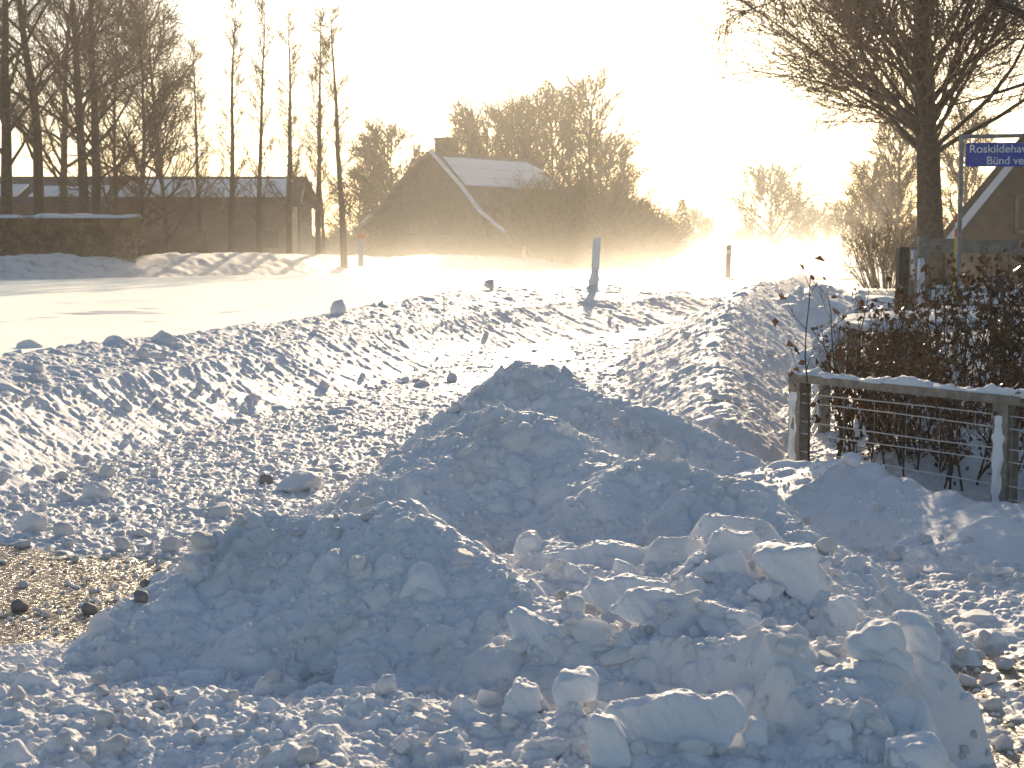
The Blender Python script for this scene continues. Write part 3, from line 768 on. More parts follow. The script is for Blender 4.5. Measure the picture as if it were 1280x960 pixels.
# trees behind the gabled house
Hh = [broad_tree(41, 12, .22, fork=.2, limbs=34, limbL=6.0, ang=.95, sub=11, tw=7, twL=1.2, rmin=.026, up=.02),
      broad_tree(42, 12.5, .2, fork=.2, limbs=30, limbL=5.6, ang=.8, sub=10, tw=7, twL=1.2, rmin=.024, up=.03),
      broad_tree(43, 9, .2, fork=.15, limbs=34, limbL=5.2, ang=1.05, sub=11, tw=7, twL=1.1, rmin=.026, up=.02)]
h1 = tree_thing('tree', Hh[0], gnd(690, 128), 'tallest bare tree behind the snowy roof of the gabled house')
h2 = tree_thing('tree', Hh[1], gnd(735, 122), 'open crowned bare tree right of the gabled house above the large shrub')
h3 = tree_thing('tree', Hh[2], gnd(490, 122), 'round crowned bare tree left of the gabled house')
copy_tree(h1, gnd(635, 132), 2.0, .95, 'bare tree directly behind the snowy roof ridge')
copy_tree(h3, gnd(600, 130), 1.0, (1., 1., 1.2), 'dense bare tree behind the house, right of the chimney')
copy_tree(h2, gnd(655, 126), 3.0, .9, 'bare tree behind the far end of the house roof')
copy_tree(h1, gnd(762, 124), 4.4, (.8, .8, .72), 'lower bare tree at the right of the group behind the shrub row')
copy_tree(h3, gnd(452, 128), 3.5, (.9, .9, .75), 'low bare tree in the haze left of the gabled house')
copy_tree(h3, gnd(545, 140), 5.0, (.9, .9, .95), 'bare tree seen over the apex of the gable')
# conifers
def conifer(seed, H, R):
    T = Tree(seed); tr = T.branch(Vector((0, 0, 0)), Vector((0, 0, 1)), H, .14, .02, 8, .01, .02)
    for i in range(90):
        t = .08+.9*i/90; p, d, rr = T.at(tr, t)
        f = i*2.4; L = R*(1-t)*T.r.uniform(.6, 1.15)+.2
        b = T.branch(p, Vector((math.cos(f), math.sin(f), .05)).normalized(), L, .05, .03, 4, .05, .0, .12)
        ramify(T, b, .2, [dict(n=9, L=.5, ang=.9, wander=.1, up=.0, rmin=.035, seg=2, droop=.1)])
    return T
c1 = tree_thing('conifer', conifer(51, 6.6, 2.0), gnd(850, 150), 'small dark conifer standing alone right of the large shrub', mc='needles')
copy_tree(c1, gnd(590, 122), 1.0, (1.1, 1.1, 1.55), 'dark dense evergreen behind the house roof, right of the chimney')
# big shrub beside house
def shrub(seed, W, H, n=60, tw=8, rmin=.012, twL=.8):
    T = Tree(seed)
    for i in range(n):
        a = T.r.uniform(0, 6.283); rr = math.sqrt(T.r.random())*W*.55
        p = Vector((math.cos(a)*rr, math.sin(a)*rr*.7, 0)); d = Vector((math.cos(a)*rr/W*1.1, math.sin(a)*rr/W*.8, 1)).normalized()
        L = H*T.r.uniform(.75, 1.05)*math.sqrt(max(.25, 1-(rr/W)**2*1.6))
        b = T.branch(p, d, L, rmin*2.4, rmin, 5, .1, .03)
        ramify(T, b, .03, [dict(n=tw, L=H*.34, ang=.55, wander=.13, up=.04, rmin=rmin, seg=3), dict(n=3, L=twL*.6, ang=.6, wander=.15, up=.03, rmin=rmin*.8, seg=2)])
    return T
def shrub_thing(T, loc, label, scale=1, rz=0, name='shrub', thr=.02):
    root = thing(name, loc, label, 'shrub', None, rz); root.scale = (scale,)*3 if not isinstance(scale, tuple) else scale
    T.build('stem', 'twigs', root, thr, M['bark'], M['twig'], (4, 3)); return root
s1 = shrub_thing(shrub(61, 3.4, 5.8, 130, 12, .024, 1.3), gnd(700, 106), 'large dense shrub directly right of the gabled house')
copy_tree(s1, gnd(750, 104), 2.0, (1.1, 1, .95), 'large dense shrub in the middle of the shrub row right of the house')
copy_tree(s1, gnd(795, 102), 4.0, (1, 1, .66), 'rounded shrub at the right end of the shrub row, before the small conifer')
copy_tree(s1, gnd(724, 107), 3.1, (1., 1, .95), 'large dense shrub between the first two of the shrub row right of the house')
copy_tree(s1, gnd(774, 105), 5.1, (1., 1, .8), 'dense shrub tucked behind the rounded one in the shrub row')
copy_tree(s1, gnd(655, 112), 1.0, (1, 1, 1.), 'shrub against the side wall of the gabled house')
copy_tree(s1, gnd(470, 112), 3.0, (1.1, 1, .5), 'low shrub at the left foot of the gabled house')
copy_tree(s1, gnd(415, 100), 5.0, (1.1, 1, .36), 'low hazy shrub between the barn and the gabled house')
copy_tree(s1, gnd(215, 72), 5.5, (.5, .5, .3), 'low brown shrub in front of the barn wall')
s2 = shrub_thing(shrub(62, 1.2, 2.0, 60, 8, .009, .5), gnd(1108, 46), 'brown twiggy bush left of the big tree trunk')
copy_tree(s2, gnd(1140, 60), 2.0, (1.3, 1.2, 1.3), 'brown bush behind the big tree trunk')
# far trees
F1 = broad_tree(71, 10, .38, fork=.22, limbs=26, limbL=7.0, ang=1.0, sub=8, tw=6, twL=1.6, rmin=.045, up=.05)
f1 = tree_thing('tree', F1, gnd(965, 200), 'wide spreading bare tree fading into the haze in the distance')
for px, Y, rz, sc, lb in [(880, 250, 1, .7, 'pale far tree left of the wide spreading tree'), (1015, 260, 2, .8, 'pale far tree just right of the wide spreading tree'),
        (1050, 240, 3, .75, 'pale far tree between the wide spreading tree and the right roadside trees'), (925, 270, 4, .55, 'small far tree behind the wide spreading tree'), (1085, 210, 5, .85, 'far hazy tree at the right end of the distant tree line')]:
    copy_tree(f1, gnd(px, Y), rz, sc, lb)
g1 = copy_tree(h2, gnd(1118, 92), 1.0, (.75, .75, .62), 'hazy bare tree left of the big tree trunk')
copy_tree(h1, gnd(1085, 105), 2.5, (.6, .6, .5), 'smaller hazy bare tree at the right of the far road')
copy_tree(h2, gnd(1205, 88), 4.0, (.7, .7, .6), 'bare tree seen between the big trunk and the house on the right')
# distant wood: one mass
bmw = []
T = Tree(81)
for i in range(260):
    x = T.r.uniform(-70, 140); p = Vector((x, 330+T.r.uniform(-15, 25), ROAD_Z-2.5)); hgt = T.r.uniform(8, 13)
    b = T.branch(p, Vector((0, 0, 1)), hgt, .15, .04, 5, .06, .02)
    ramify(T, b, .03, [dict(n=14, L=2.6, ang=.7, wander=.1, up=.05, rmin=.07, seg=3), dict(n=4, L=1.4, ang=.6, wander=.1, up=.05, rmin=.035, seg=2)])
V, F = tubes([tuple(a[0]) for a in T.S], [tuple(a[1]) for a in T.S], [a[2] for a in T.S], [a[3] for a in T.S], 3)
o = mesh_obj('distant_wood', np_mesh('distant_wood', V, F, M['twig'], True)); tag(o, 'pale line of far woodland closing the horizon', 'woodland', kind='stuff')

# ------------------------------------------------------------------ buildings
def slab(bm, a, b, c, d, th):
    """thick quad"""
    nrm = (Vector(b)-Vector(a)).cross(Vector(d)-Vector(a)).normalized()*th
    prism(bm, [Vector(a), Vector(b), Vector(c), Vector(d)], nrm)

# barn on the left
YB = 86.0
def bp(px, z, y=YB): return Vector(((px-640)/FPX*y, y, z))
x0, x1 = (-120-640)/FPX*YB, (366-640)/FPX*YB
Zr, Ze = 5.75, 4.25
root = thing('barn', ((x0+x1)/2, YB, ROAD_Z-.1), 'long low brick barn with half snowed roof behind the bare grove', 'barn')
ox, oy, oz = root.location
def L(v): return Vector(v)-root.location
bm = bmesh.new(); add_box(bm, L(((x0+x1)/2, YB+4.5, (Ze+ROAD_Z)/2-.1)), (x1-x0, 8.6, Ze-ROAD_Z+.2)); bm_obj('wall', bm, M['brick'], root)
bm = bmesh.new()
slab(bm, L((x0-.3, YB-.35, Ze-.05)), L((x1+.55, YB-.35, Ze-.05)), L((x1+.25, YB+4.5, Zr)), L((x0-.3, YB+4.5, Zr)), -.16)
slab(bm, L((x0-.3, YB+4.5, Zr)), L((x1+.25, YB+4.5, Zr)), L((x1+.55, YB+9.2, Ze-.05)), L((x0-.3, YB+9.2, Ze-.05)), -.16)
roof = bm_obj('roof', bm, M['roof'], root)
bm = bmesh.new()
for (u0, u1, v0, v1) in [(.0, .30, .06, .5), (.33, .52, .05, .45), (.55, .985, .04, .72)]:
    def rp(u, v): return L((x0+(x1-x0)*u, YB-.35+4.85*v, Ze-.05+(Zr-Ze+.05)*v+.18))
    slab(bm, rp(u0, v0), rp(u1, v0), rp(u1, v1), rp(u0+.01, v1*.95), .07)
sn = bm_obj('roof_snow', bm, M['snow_far'], root)
bm = bmesh.new(); add_bar(bm, L((x1+.42, YB-.2, ROAD_Z)), L((x1+.42, YB-.2, Ze-.12)), .14, .14); add_bar(bm, L((x1+.1, YB-.2, Ze-.25)), L((x1+.9, YB-.2, Ze-.25)), .12, .14); bm_obj('porch_post', bm, M['darkwood'], root)
for px in (250, 300, 340):
    bm = bmesh.new(); add_box(bm, L(((px-640)/FPX*YB, YB+.17, 2.2)), (.75, .12, .9)); w = bm_obj('window', bm, M['glass'], root)

# gabled house in the centre
A = pt(541, 193, 108); a_dir = Vector((5.9, 8.0, 0)).normalized(); g_dir = Vector((8.0, -5.9, 0)).normalized()
root = thing('house', (A.x, A.y, ROAD_Z-.1), 'gabled house with chimney and snowy steep roof beyond the road, low sun haze in front', 'house')
def Lh(g, r, z): return Vector((g_dir.x*g+a_dir.x*r, g_dir.y*g+a_dir.y*r, z-(ROAD_Z-.1)))
za = A.z
prof = [(-6.5, 2.9), (-5.2, 3.7), (-2.6, 6.1), (0, za), (2.6, 5.6), (4.2, 3.9), (6.3, 2.5)]
bm = bmesh.new(); prism(bm, [Lh(-5.6, 0, ROAD_Z-.7)]+[Lh(g*.97, 0, z-.18) for g, z in prof[1:-1]]+[Lh(5.6, 0, ROAD_Z-.7)], a_dir*11); bm_obj('wall', bm, M['brick'], root)
bm = bmesh.new()
for (g0, z0), (g1, z1) in zip(prof[:-1], prof[1:]):
    slab(bm, Lh(g0, -.4, z0), Lh(g1, -.4, z1), Lh(g1, 11.4, z1), Lh(g0, 11.4, z0), .24)
roof = bm_obj('roof', bm, M['roof'], root)
bm = bmesh.new(); add_box(bm, Lh(.0, 1.5, za+.35), (1.15, 1.15, 1.5), (0, 0, math.atan2(a_dir.y, a_dir.x))); add_box(bm, Lh(.0, 1.5, za+1.1), (1.3, 1.3, .18), (0, 0, math.atan2(a_dir.y, a_dir.x))); bm_obj('chimney', bm, M['brick'], root)
bm = bmesh.new()
def rs(g, r):
    z = np.interp(g, [p[0] for p in prof], [p[1] for p in prof]); return Lh(g, r, float(z)+.27)
rg = random.Random(8)
for g0, g1 in ((.5, 1.2), (1.25, 1.9), (1.95, 2.6)):
    r0 = rg.uniform(.2, 1.2); 
    slab(bm, rs(g0, r0), rs(g1, r0*.8), rs(g1, 11.3), rs(g0, 11.0-rg.uniform(0, 1)), .08)
bm_obj('roof_snow', bm, M['snow_far'], root)
bm = bmesh.new()
for (g0, z0), (g1, z1) in zip(prof[3:-1], prof[4:]):
    slab(bm, Lh(g0, -.5, z0+.24), Lh(g1, -.5, z1+.24), Lh(g1, -.15, z1+.24), Lh(g0, -.15, z0+.24), .09)
bm_obj('verge_snow', bm, M['snow_far'], root); bm = bmesh.new()
slab(bm, Lh(-6.5, -.5, 3.15), Lh(-5.2, -.5, 3.95), Lh(-5.2, .1, 3.95), Lh(-6.5, .1, 3.15), .1)
bm_obj('verge_snow', bm, M['snow_far'], root)
for g in (-1.6, 1.0):
    bm = bmesh.new(); add_box(bm, Lh(g, -.02, 3.2), (1.0, .12, 1.1), (0, 0, math.atan2(g_dir.y, g_dir.x))); bm_obj('window', bm, M['glass'], root)

# house at the right edge
YH = 48.0; ax, az, hw = 15.3+2.3, 7.2, 5.4
el = (1176-640)/FPX*YH; zl = pt(1176, 300, YH).z; sl = (pt(1250, 206, YH).z-zl)/((1250-1176)/FPX*YH)
ex = el-1.0; ez = zl-1.0*sl; apx = ex+hw; apz = ez+hw*sl
root = thing('house', (apx, YH, ROAD_Z-.1), 'grey brown gable end of a house behind the gate at the right edge', 'house')
def Lr(x, y, z): return Vector((x-apx, y-YH, z-(ROAD_Z-.1)))
bm = bmesh.new(); prism(bm, [Lr(ex+.25, YH, ROAD_Z-.1), Lr(ex+.25, YH, ez+.25*sl-.1), Lr(apx, YH, apz-.15), Lr(apx+hw-.25, YH, ez+.25*sl-.1), Lr(apx+hw-.25, YH, ROAD_Z-.1)], Vector((3.4, 10, 0))); bm_obj('wall', bm, M['brick'], root)
bm = bmesh.new()
slab(bm, Lr(ex-.2, YH-.35, ez-.2*sl), Lr(apx, YH-.35, apz), Lr(apx+3.4, YH+10.3, apz), Lr(ex-.2+3.4, YH+10.3, ez-.2*sl), .22)
slab(bm, Lr(apx, YH-.35, apz), Lr(apx+hw+.2, YH-.35, ez-.2*sl), Lr(apx+hw+.2+3.4, YH+10.3, ez-.2*sl), Lr(apx+3.4, YH+10.3, apz), .22)
bm_obj('roof', bm, M['roof'], root)
bm = bmesh.new()
slab(bm, Lr(ex-.2, YH-.42, ez-.2*sl-.28), Lr(apx, YH-.42, apz-.28), Lr(apx, YH-.30, apz-.28), Lr(ex-.2, YH-.30, ez-.2*sl-.28), .20)
bm_obj('barge_board', bm, M['snow_far'], root)
bm = bmesh.new(); wx = (1283-640)/FPX*YH; add_box(bm, Lr(wx, YH-.02, 2.7), (.7, .1, .95)); w = bm_obj('window', bm, M['glass'], root)
bm = bmesh.new()
for dx, dz, sx, sz in ((0, .52, .9, .1), (0, -.52, .9, .1), (-.4, 0, .1, 1.1), (.4, 0, .1, 1.1), (0, 0, .05, 1.0)): add_box(bm, Lr(wx+dx, YH-.06, 2.7+dz), (sx, .08, sz))
bm_obj('window_frame', bm, M['wood'], w)

# clipped hedge on the far left
def leafy_box(name, xs, y0, wid, H, n, mat, seed, size, root):
    rng = np.random.default_rng(seed)
    x = rng.uniform(xs[0], xs[1], n)
    th = rng.uniform(0, 2*math.pi, n); rr = rng.uniform(.55, 1.0, n)**.5
    bul = 1+.30*np.sin(x*1.45+.6)+.08*np.sin(x*4.1)
    sq = lambda c: np.sign(c)*np.abs(c)**.45
    y = y0+wid*.5*sq(np.cos(th))*rr*bul; z = H*.5+H*.5*sq(np.sin(th))*rr*(.92+.08*bul)
    P = np.stack([x, y, z], 1)
    a = rng.normal(size=(n, 3)); a /= np.linalg.norm(a, axis=1, keepdims=True); b = rng.normal(size=(n, 3)); b -= (a*b).sum(1, keepdims=True)*a; b /= np.linalg.norm(b, axis=1, keepdims=True)
    s = size*rng.uniform(.6, 1.3, (n, 1))
    V = np.stack([P-a*s, P+b*s*.6, P+a*s, P-b*s*.6], 1).reshape(-1, 3); F = np.arange(n*4).reshape(n, 4)
    return mesh_obj(name, np_mesh(name, V, F, mat), root)
hx0, hx1, hy = (-120-640)/FPX*62, (172-640)/FPX*62, 62.5
root = thing('clipped_hedge', ((hx0+hx1)/2, hy, ROAD_Z), 'clipped brown hedge with a snow cap in front of the bare grove', 'hedge')
w2 = (hx1-hx0)/2; Hh_ = 2.3
leafy_box('foliage', (-w2, w2), 0, 1.5, Hh_, 22000, M['hedgeleaf'], 5, .10, root)
bm = bmesh.new(); add_box(bm, (0, 0, Hh_*.46), (2*w2-.3, .6, Hh_*.8), bev=.1); bm_obj('branches', bm, M['twig'], root)
nx = 160; xs_ = np.linspace(-w2, w2, nx); vs_ = np.linspace(-1, 1, 9)
Xc, Vc = np.meshgrid(xs_, vs_); Zc = Hh_+.02+.13*np.sqrt(np.clip(1-Vc**2, 0, 1))*(1+.6*fbm(Xc*.9, Vc, 401, 3))-.05; Yc = Vc*.62
idx = np.arange(nx*9).reshape(9, nx); Q = np.stack([idx[:-1, :-1], idx[:-1, 1:], idx[1:, 1:], idx[1:, :-1]], -1).reshape(-1, 4)
mesh_obj('snow_cap', np_mesh('snow_cap', np.stack([Xc.ravel(), Yc.ravel(), Zc.ravel()], 1), Q, M['snow_far'], True), root)

# ------------------------------------------------------------------ road posts
def road_post(px, py_top, py_bot, Y, wpx, mat, label, band=None, top_mat=None, snow_mound=True, tilt=0):
    b = pt(px, py_bot, Y); t = pt(px, py_top, Y); H = t.z-b.z; w = wpx/FPX*Y
    root = thing('road_post', b, label, 'road post'); root.rotation_euler = (0, R_(tilt), 0)
    bm = bmesh.new(); add_box(bm, (0, 0, H/2-.1), (w, w*.55, H+.2), bev=w*.12)
    # slanted top
    for v in bm.verts:
        if v.co.z > H-w*.3: v.co.z += (v.co.x/w)*w*.35
    bm_obj('post', bm, mat, root)
    if band is not None:
        bm = bmesh.new(); add_box(bm, (0, 0, H-w*band), (w*1.04, w*.6, w*.9), bev=w*.05); bm_obj('reflector', bm, top_mat, root)
    return root
root = road_post(743, 297, 354, 38.5, 9.5, M['white'], 'frosted pale road post on the end of the road bank in the glare', band=1.2, top_mat=M['white'], tilt=3)
cm = chunk_mesh('plastered_snow', 1200, (1, 1, 1.7), M['snow'], 3, 8, .6, .9, .06)
o = mesh_obj('plastered_snow', cm, root); o.scale = (.13, .12, .13); o.location = (-.02, -.03, .1)
road_post(910, 306, 342, 59, 6.5, M['postdark'], 'dark road post standing alone on the far snowy road', band=1.4, top_mat=M['postwhite'], tilt=1)
road_post(451, 292, 327, 66, 7, M['postwhite'], 'pale road post with a red top on the far verge below the gabled house', band=.5, top_mat=M['orange'], tilt=2)
road_post(655, 308, 326, 96, 4.5, M['postwhite'], 'tiny road post with orange top on the far verge below the house roof', band=.5, top_mat=M['orange'])
road_post(766, 319, 332, 125, 4, M['postwhite'], 'tiny faint road post in the drifting snow right of the frosted post', band=.5, top_mat=M['orange'])
road_post(1012, 318, 334, 130, 4, M['postdark'], 'tiny faint road post far down the road at the right', band=.5, top_mat=M['postwhite'])

# ------------------------------------------------------------------ blue street sign
YS = 18.0
P0 = pt(1202, 172, YS); gz = float(base_h(np.array([P0.x]), np.array([P0.y]))[0])
root = thing('street_sign', (P0.x, P0.y, gz-.05), 'blue street name sign with white letters between two grey posts', 'street sign')
root.rotation_euler = (0, 0, R_(-6))
H = P0.z-gz+.05; BW = .88
V, F = tubes([(0, 0, 0), (BW+.10, 0, 0), (-.025, 0, H-.0), (.0, 0, H-.0)], [(0, 0, H), (BW+.10, 0, H+.02), (BW+.12, 0, H+.02), (.0, 0, H+.004)], [.026]*4, [.026]*4, 10)
V0, F0 = tubes([(0, 0, 0)], [(0, 0, H)], [.026], [.026], 10); mesh_obj('post', np_mesh('post', V0, F0, M['metal'], True), root)
V0, F0 = tubes([(BW+.10, 0, 0)], [(BW+.10, 0, H)], [.026], [.026], 10); mesh_obj('post', np_mesh('post', V0, F0, M['metal'], True), root)
V0, F0 = tubes([(-.026, 0, H+.01)], [(BW+.126, 0, H+.02)], [.024], [.024], 10); mesh_obj('top_rail', np_mesh('top_rail', V0, F0, M['metal'], True), root)
bz = H-.055-.135
bm = bmesh.new(); add_box(bm, (.05+BW/2-.01, -.0, bz), (BW-.02, .03, .265), bev=.012); board = bm_obj('board', bm, M['blue'], root)
def text(s, x, z, size, w):
    cu = bpy.data.curves.new('lettering', 'FONT'); cu.body = s; cu.size = size; cu.extrude = .0015; cu.offset = .0012
    t = bpy.data.objects.new('lettering', cu); link(t)
    bpy.context.view_layer.update()
    me = bpy.data.meshes.new_from_object(t.evaluated_get(bpy.context.evaluated_depsgraph_get()))
    bpy.data.objects.remove(t); me.materials.clear(); me.materials.append(M['white'])
    co = np.empty(len(me.vertices)*3, np.float32); me.vertices.foreach_get('co', co); co = co.reshape(-1, 3)
    k = w/(co[:, 0].max()-co[:, 0].min()); co[:, 0] = (co[:, 0]-co[:, 0].min())*k; me.vertices.foreach_set('co', co.ravel())
    o = mesh_obj('lettering', me, board); o.rotation_euler = (R_(90), 0, 0); o.location = (x, -.0175, z); return o
text('Roskildehaven', .09, bz+.022, .125, .74)
text('Bünd vej', .28, bz-.108, .125, .42)

# striped marker stick beside it
P0 = pt(1196, 268, 18.6); gz = float(base_h(np.array([P0.x]), np.array([P0.y]))[0])
root = thing('marker_stick', (P0.x, P0.y, gz-.1), 'thin snow marker stick, red and white above yellow, beside the sign post', 'marker stick')
H = P0.z-gz+.1
for nm, z0, z1, m in (('shaft', 0, H-.26, 'yellow'), ('red_band', H-.26, H-.17, 'red'), ('white_band', H-.17, H-.10, 'white'), ('red_band', H-.10, H, 'red')):
    V0, F0 = tubes([(0, 0, z0)], [(0, 0, z1)], [.019], [.019], 8); mesh_obj(nm, np_mesh(nm, V0, F0, M[m], True), root)

# ------------------------------------------------------------------ snow strips for rails
def snow_strip(name, a, b, w, h, seed, parent, mat='snow_clean', n=None, inv=None):
    a, b = Vector(a), Vector(b); Ln = (b-a).length; n = n or max(12, int(Ln/.02)); d = (b-a)/Ln; s = d.cross(Vector((0, 0, 1))).normalized()
    ts = np.linspace(0, 1, n); vs = np.linspace(-1, 1, 9)
    Tg, Vg = np.meshgrid(ts, vs)
    nn = fbm(Tg*Ln*9, Vg*.6, seed, 4)
    prof = np.sqrt(np.clip(1-Vg**4, 0, 1)); hh = np.maximum(h*(1+.8*nn)*prof, -.2*h)
    endf = np.clip(np.minimum(Tg, 1-Tg)*Ln/.03, 0, 1)**.5
    hh = hh*endf
    ww = w/2*(1+.25*fbm(Tg*Ln*7, Vg*0+3, seed+3, 3))
    av, dv, sv = np.array(a), np.array(d), np.array(s)
    P = av[None, None]+dv*(Tg*Ln)[..., None]+sv*(Vg*ww)[..., None]; P[..., 2] += hh-.004
    idx = np.arange(n*9).reshape(9, n); Q = np.stack([idx[:-1, :-1], idx[:-1, 1:], idx[1:, 1:], idx[1:, :-1]], -1).reshape(-1, 4)
    return mesh_obj(name, np_mesh(name, P.reshape(-1, 3), Q, M[mat], True), parent)

# ------------------------------------------------------------------ wire fence around the hedge
RZ = .71
c0 = pt(1000, 475, 11.5); c0.z = 0
e1 = pt(1258, 503, 9.85); e1.z = 0
fd = (e1-c0).normalized(); e2 = c0+fd*4.2
s_end = Vector((4.86, 22.6, 0)); sd = (s_end-c0).normalized()
root = thing('wire_fence', (c0.x, c0.y, 0), 'low garden fence of wooden rail and wires in front of the brown leaved hedge', 'fence')
Lf = lambda v: Vector(v)-Vector((c0.x, c0.y, 0))
def fpost(p, nm='post', top=RZ, w=.105):
    bm = bmesh.new(); add_bar(bm, Lf((p.x, p.y, -.35)), Lf((p.x, p.y, top)), w, w, .008, up=fd); return bm_obj(nm, bm, M['wood'], root)
posts = [c0, e1, c0+fd*3.85] + [c0+sd*k for k in (2.9, 5.8, 8.7, 11.4)]
for i, p in enumerate(posts):
    q = fpost(p)
    # wind blown snow plastered on the face
    a = Lf((p.x, p.y, .0)); side = Vector((-.05, -.06, 0))
    nz, nv = 40, 9; Tg, Vg = np.meshgrid(np.linspace(0, 1, nz), np.linspace(-1, 1, nv))
    amp = (.022+.02*fbm(Tg*5, Vg*.8, 500+i, 3))*np.sqrt(np.clip(1-Vg**2, 0, 1))*np.clip(np.minimum(Tg, 1-Tg)*12, 0, 1)
    nrm = np.array((-fd.y*-1, fd.x*-1, 0)); tv = np.array(fd)
    if nrm[1] > 0: nrm = -nrm
    P = np.array(a)[None, None]+tv*(((Vg*.035*(1+.45*fbm(Tg*9+i*7, Vg*0+i, 520+i, 3))-.012))[..., None])+nrm*((.052+amp)[..., None]); P[..., 2] += Tg*(RZ-.08)
    idx = np.arange(nz*nv).reshape(nv, nz); Q = np.stack([idx[:-1, :-1], idx[:-1, 1:], idx[1:, 1:], idx[1:, :-1]], -1).reshape(-1, 4)
    mesh_obj('plastered_snow', np_mesh('plastered_snow', P.reshape(-1, 3), Q, M['snow_clean'], True), q)
bm = bmesh.new(); add_bar(bm, Lf((c0.x-.05*fd.x, c0.y-.05*fd.y, RZ+.02)), Lf((e2.x, e2.y, RZ+.02)), .12, .055, .006); r1 = bm_obj('rail', bm, M['wood'], root)
snow_strip('rail_snow', Lf((c0.x-.06*fd.x, c0.y-.06*fd.y, RZ+.046)), Lf((e2.x, e2.y, RZ+.046)), .12, .032, 611, r1)
bm = bmesh.new(); add_bar(bm, Lf((c0.x+.08*sd.x, c0.y+.08*sd.y, RZ+.02)), Lf((s_end.x, s_end.y, RZ+.02)), .12, .055, .006); r2 = bm_obj('rail', bm, M['wood'], root)
snow_strip('rail_snow', Lf((c0.x+.1*sd.x, c0.y+.1*sd.y, RZ+.046)), Lf((s_end.x, s_end.y, RZ+.046)), .17, .07, 621, r2)
offs = [.083, .155, .29, .37, .51, .60]
for dz in offs:
    n = 10; P = []
    for k in range(n+1):
        t = k/n; P.append(Lf((c0.x+fd.x*4.2*t, c0.y+fd.y*4.2*t, RZ-dz-.006*math.sin(t*9+dz*20)))-Vector((0, .05, 0)))
    V0, F0 = tubes([tuple(p) for p in P[:-1]], [tuple(p) for p in P[1:]], [.0045]*n, [.0045]*n, 5); mesh_obj('wire', np_mesh('wire', V0, F0, M['wire'], True), root)
    P = [Lf((c0.x+sd.x*11.4*t, c0.y+sd.y*11.4*t, RZ-dz)) for t in np.linspace(0, 1, 6)]
    V0, F0 = tubes([tuple(p) for p in P[:-1]], [tuple(p) for p in P[1:]], [.0028]*5, [.0028]*5, 5); mesh_obj('wire', np_mesh('wire', V0, F0, M['wire'], True), root)
up0 = [tuple(Lf((c0.x+fd.x*t, c0.y+fd.y*t, RZ-.60))-Vector((0, .05, 0))) for t in np.arange(.15, 4.2, .30)]
up1 = [(p[0], p[1], p[2]+.52) for p in up0]
V0, F0 = tubes(up0, up1, [.0011]*len(up0), [.0011]*len(up0), 4); mesh_obj('mesh_wire', np_mesh('mesh_wire', V0, F0, M['wire'], True), root)

# ------------------------------------------------------------------ brown leaved hedge behind the fence
def leaves(T, pts, seed, size=.035, per=1):
    rng = np.random.default_rng(seed); n = len(pts)*per
    P = np.repeat(np.array([tuple(p) for p in pts]), per, 0)+rng.normal(0, .018, (n, 3))
    a = rng.normal(size=(n, 3))+np.array([0, 0, -.7]); a /= np.linalg.norm(a, axis=1, keepdims=True)
    b = rng.normal(size=(n, 3)); b -= (a*b).sum(1, keepdims=True)*a; b /= np.linalg.norm(b, axis=1, keepdims=True)
    c = np.cross(a, b); s = size*rng.uniform(.6, 1.25, (n, 1)); curl = rng.uniform(.1, .5, (n, 1))
    tip = P+a*s*2; m1 = P+a*s*.9+b*s*.62+c*s*curl; m2 = P+a*s*.9-b*s*.62+c*s*curl; mid = P+a*s*1.0
    V = np.stack([P, m1, tip, mid, m2], 1).reshape(-1, 3)
    k = np.arange(n)[:, None]*5
    F = np.concatenate([k+np.array([[0, 1, 2, 3]]), k+np.array([[0, 3, 2, 4]])], 0)
    return V, F
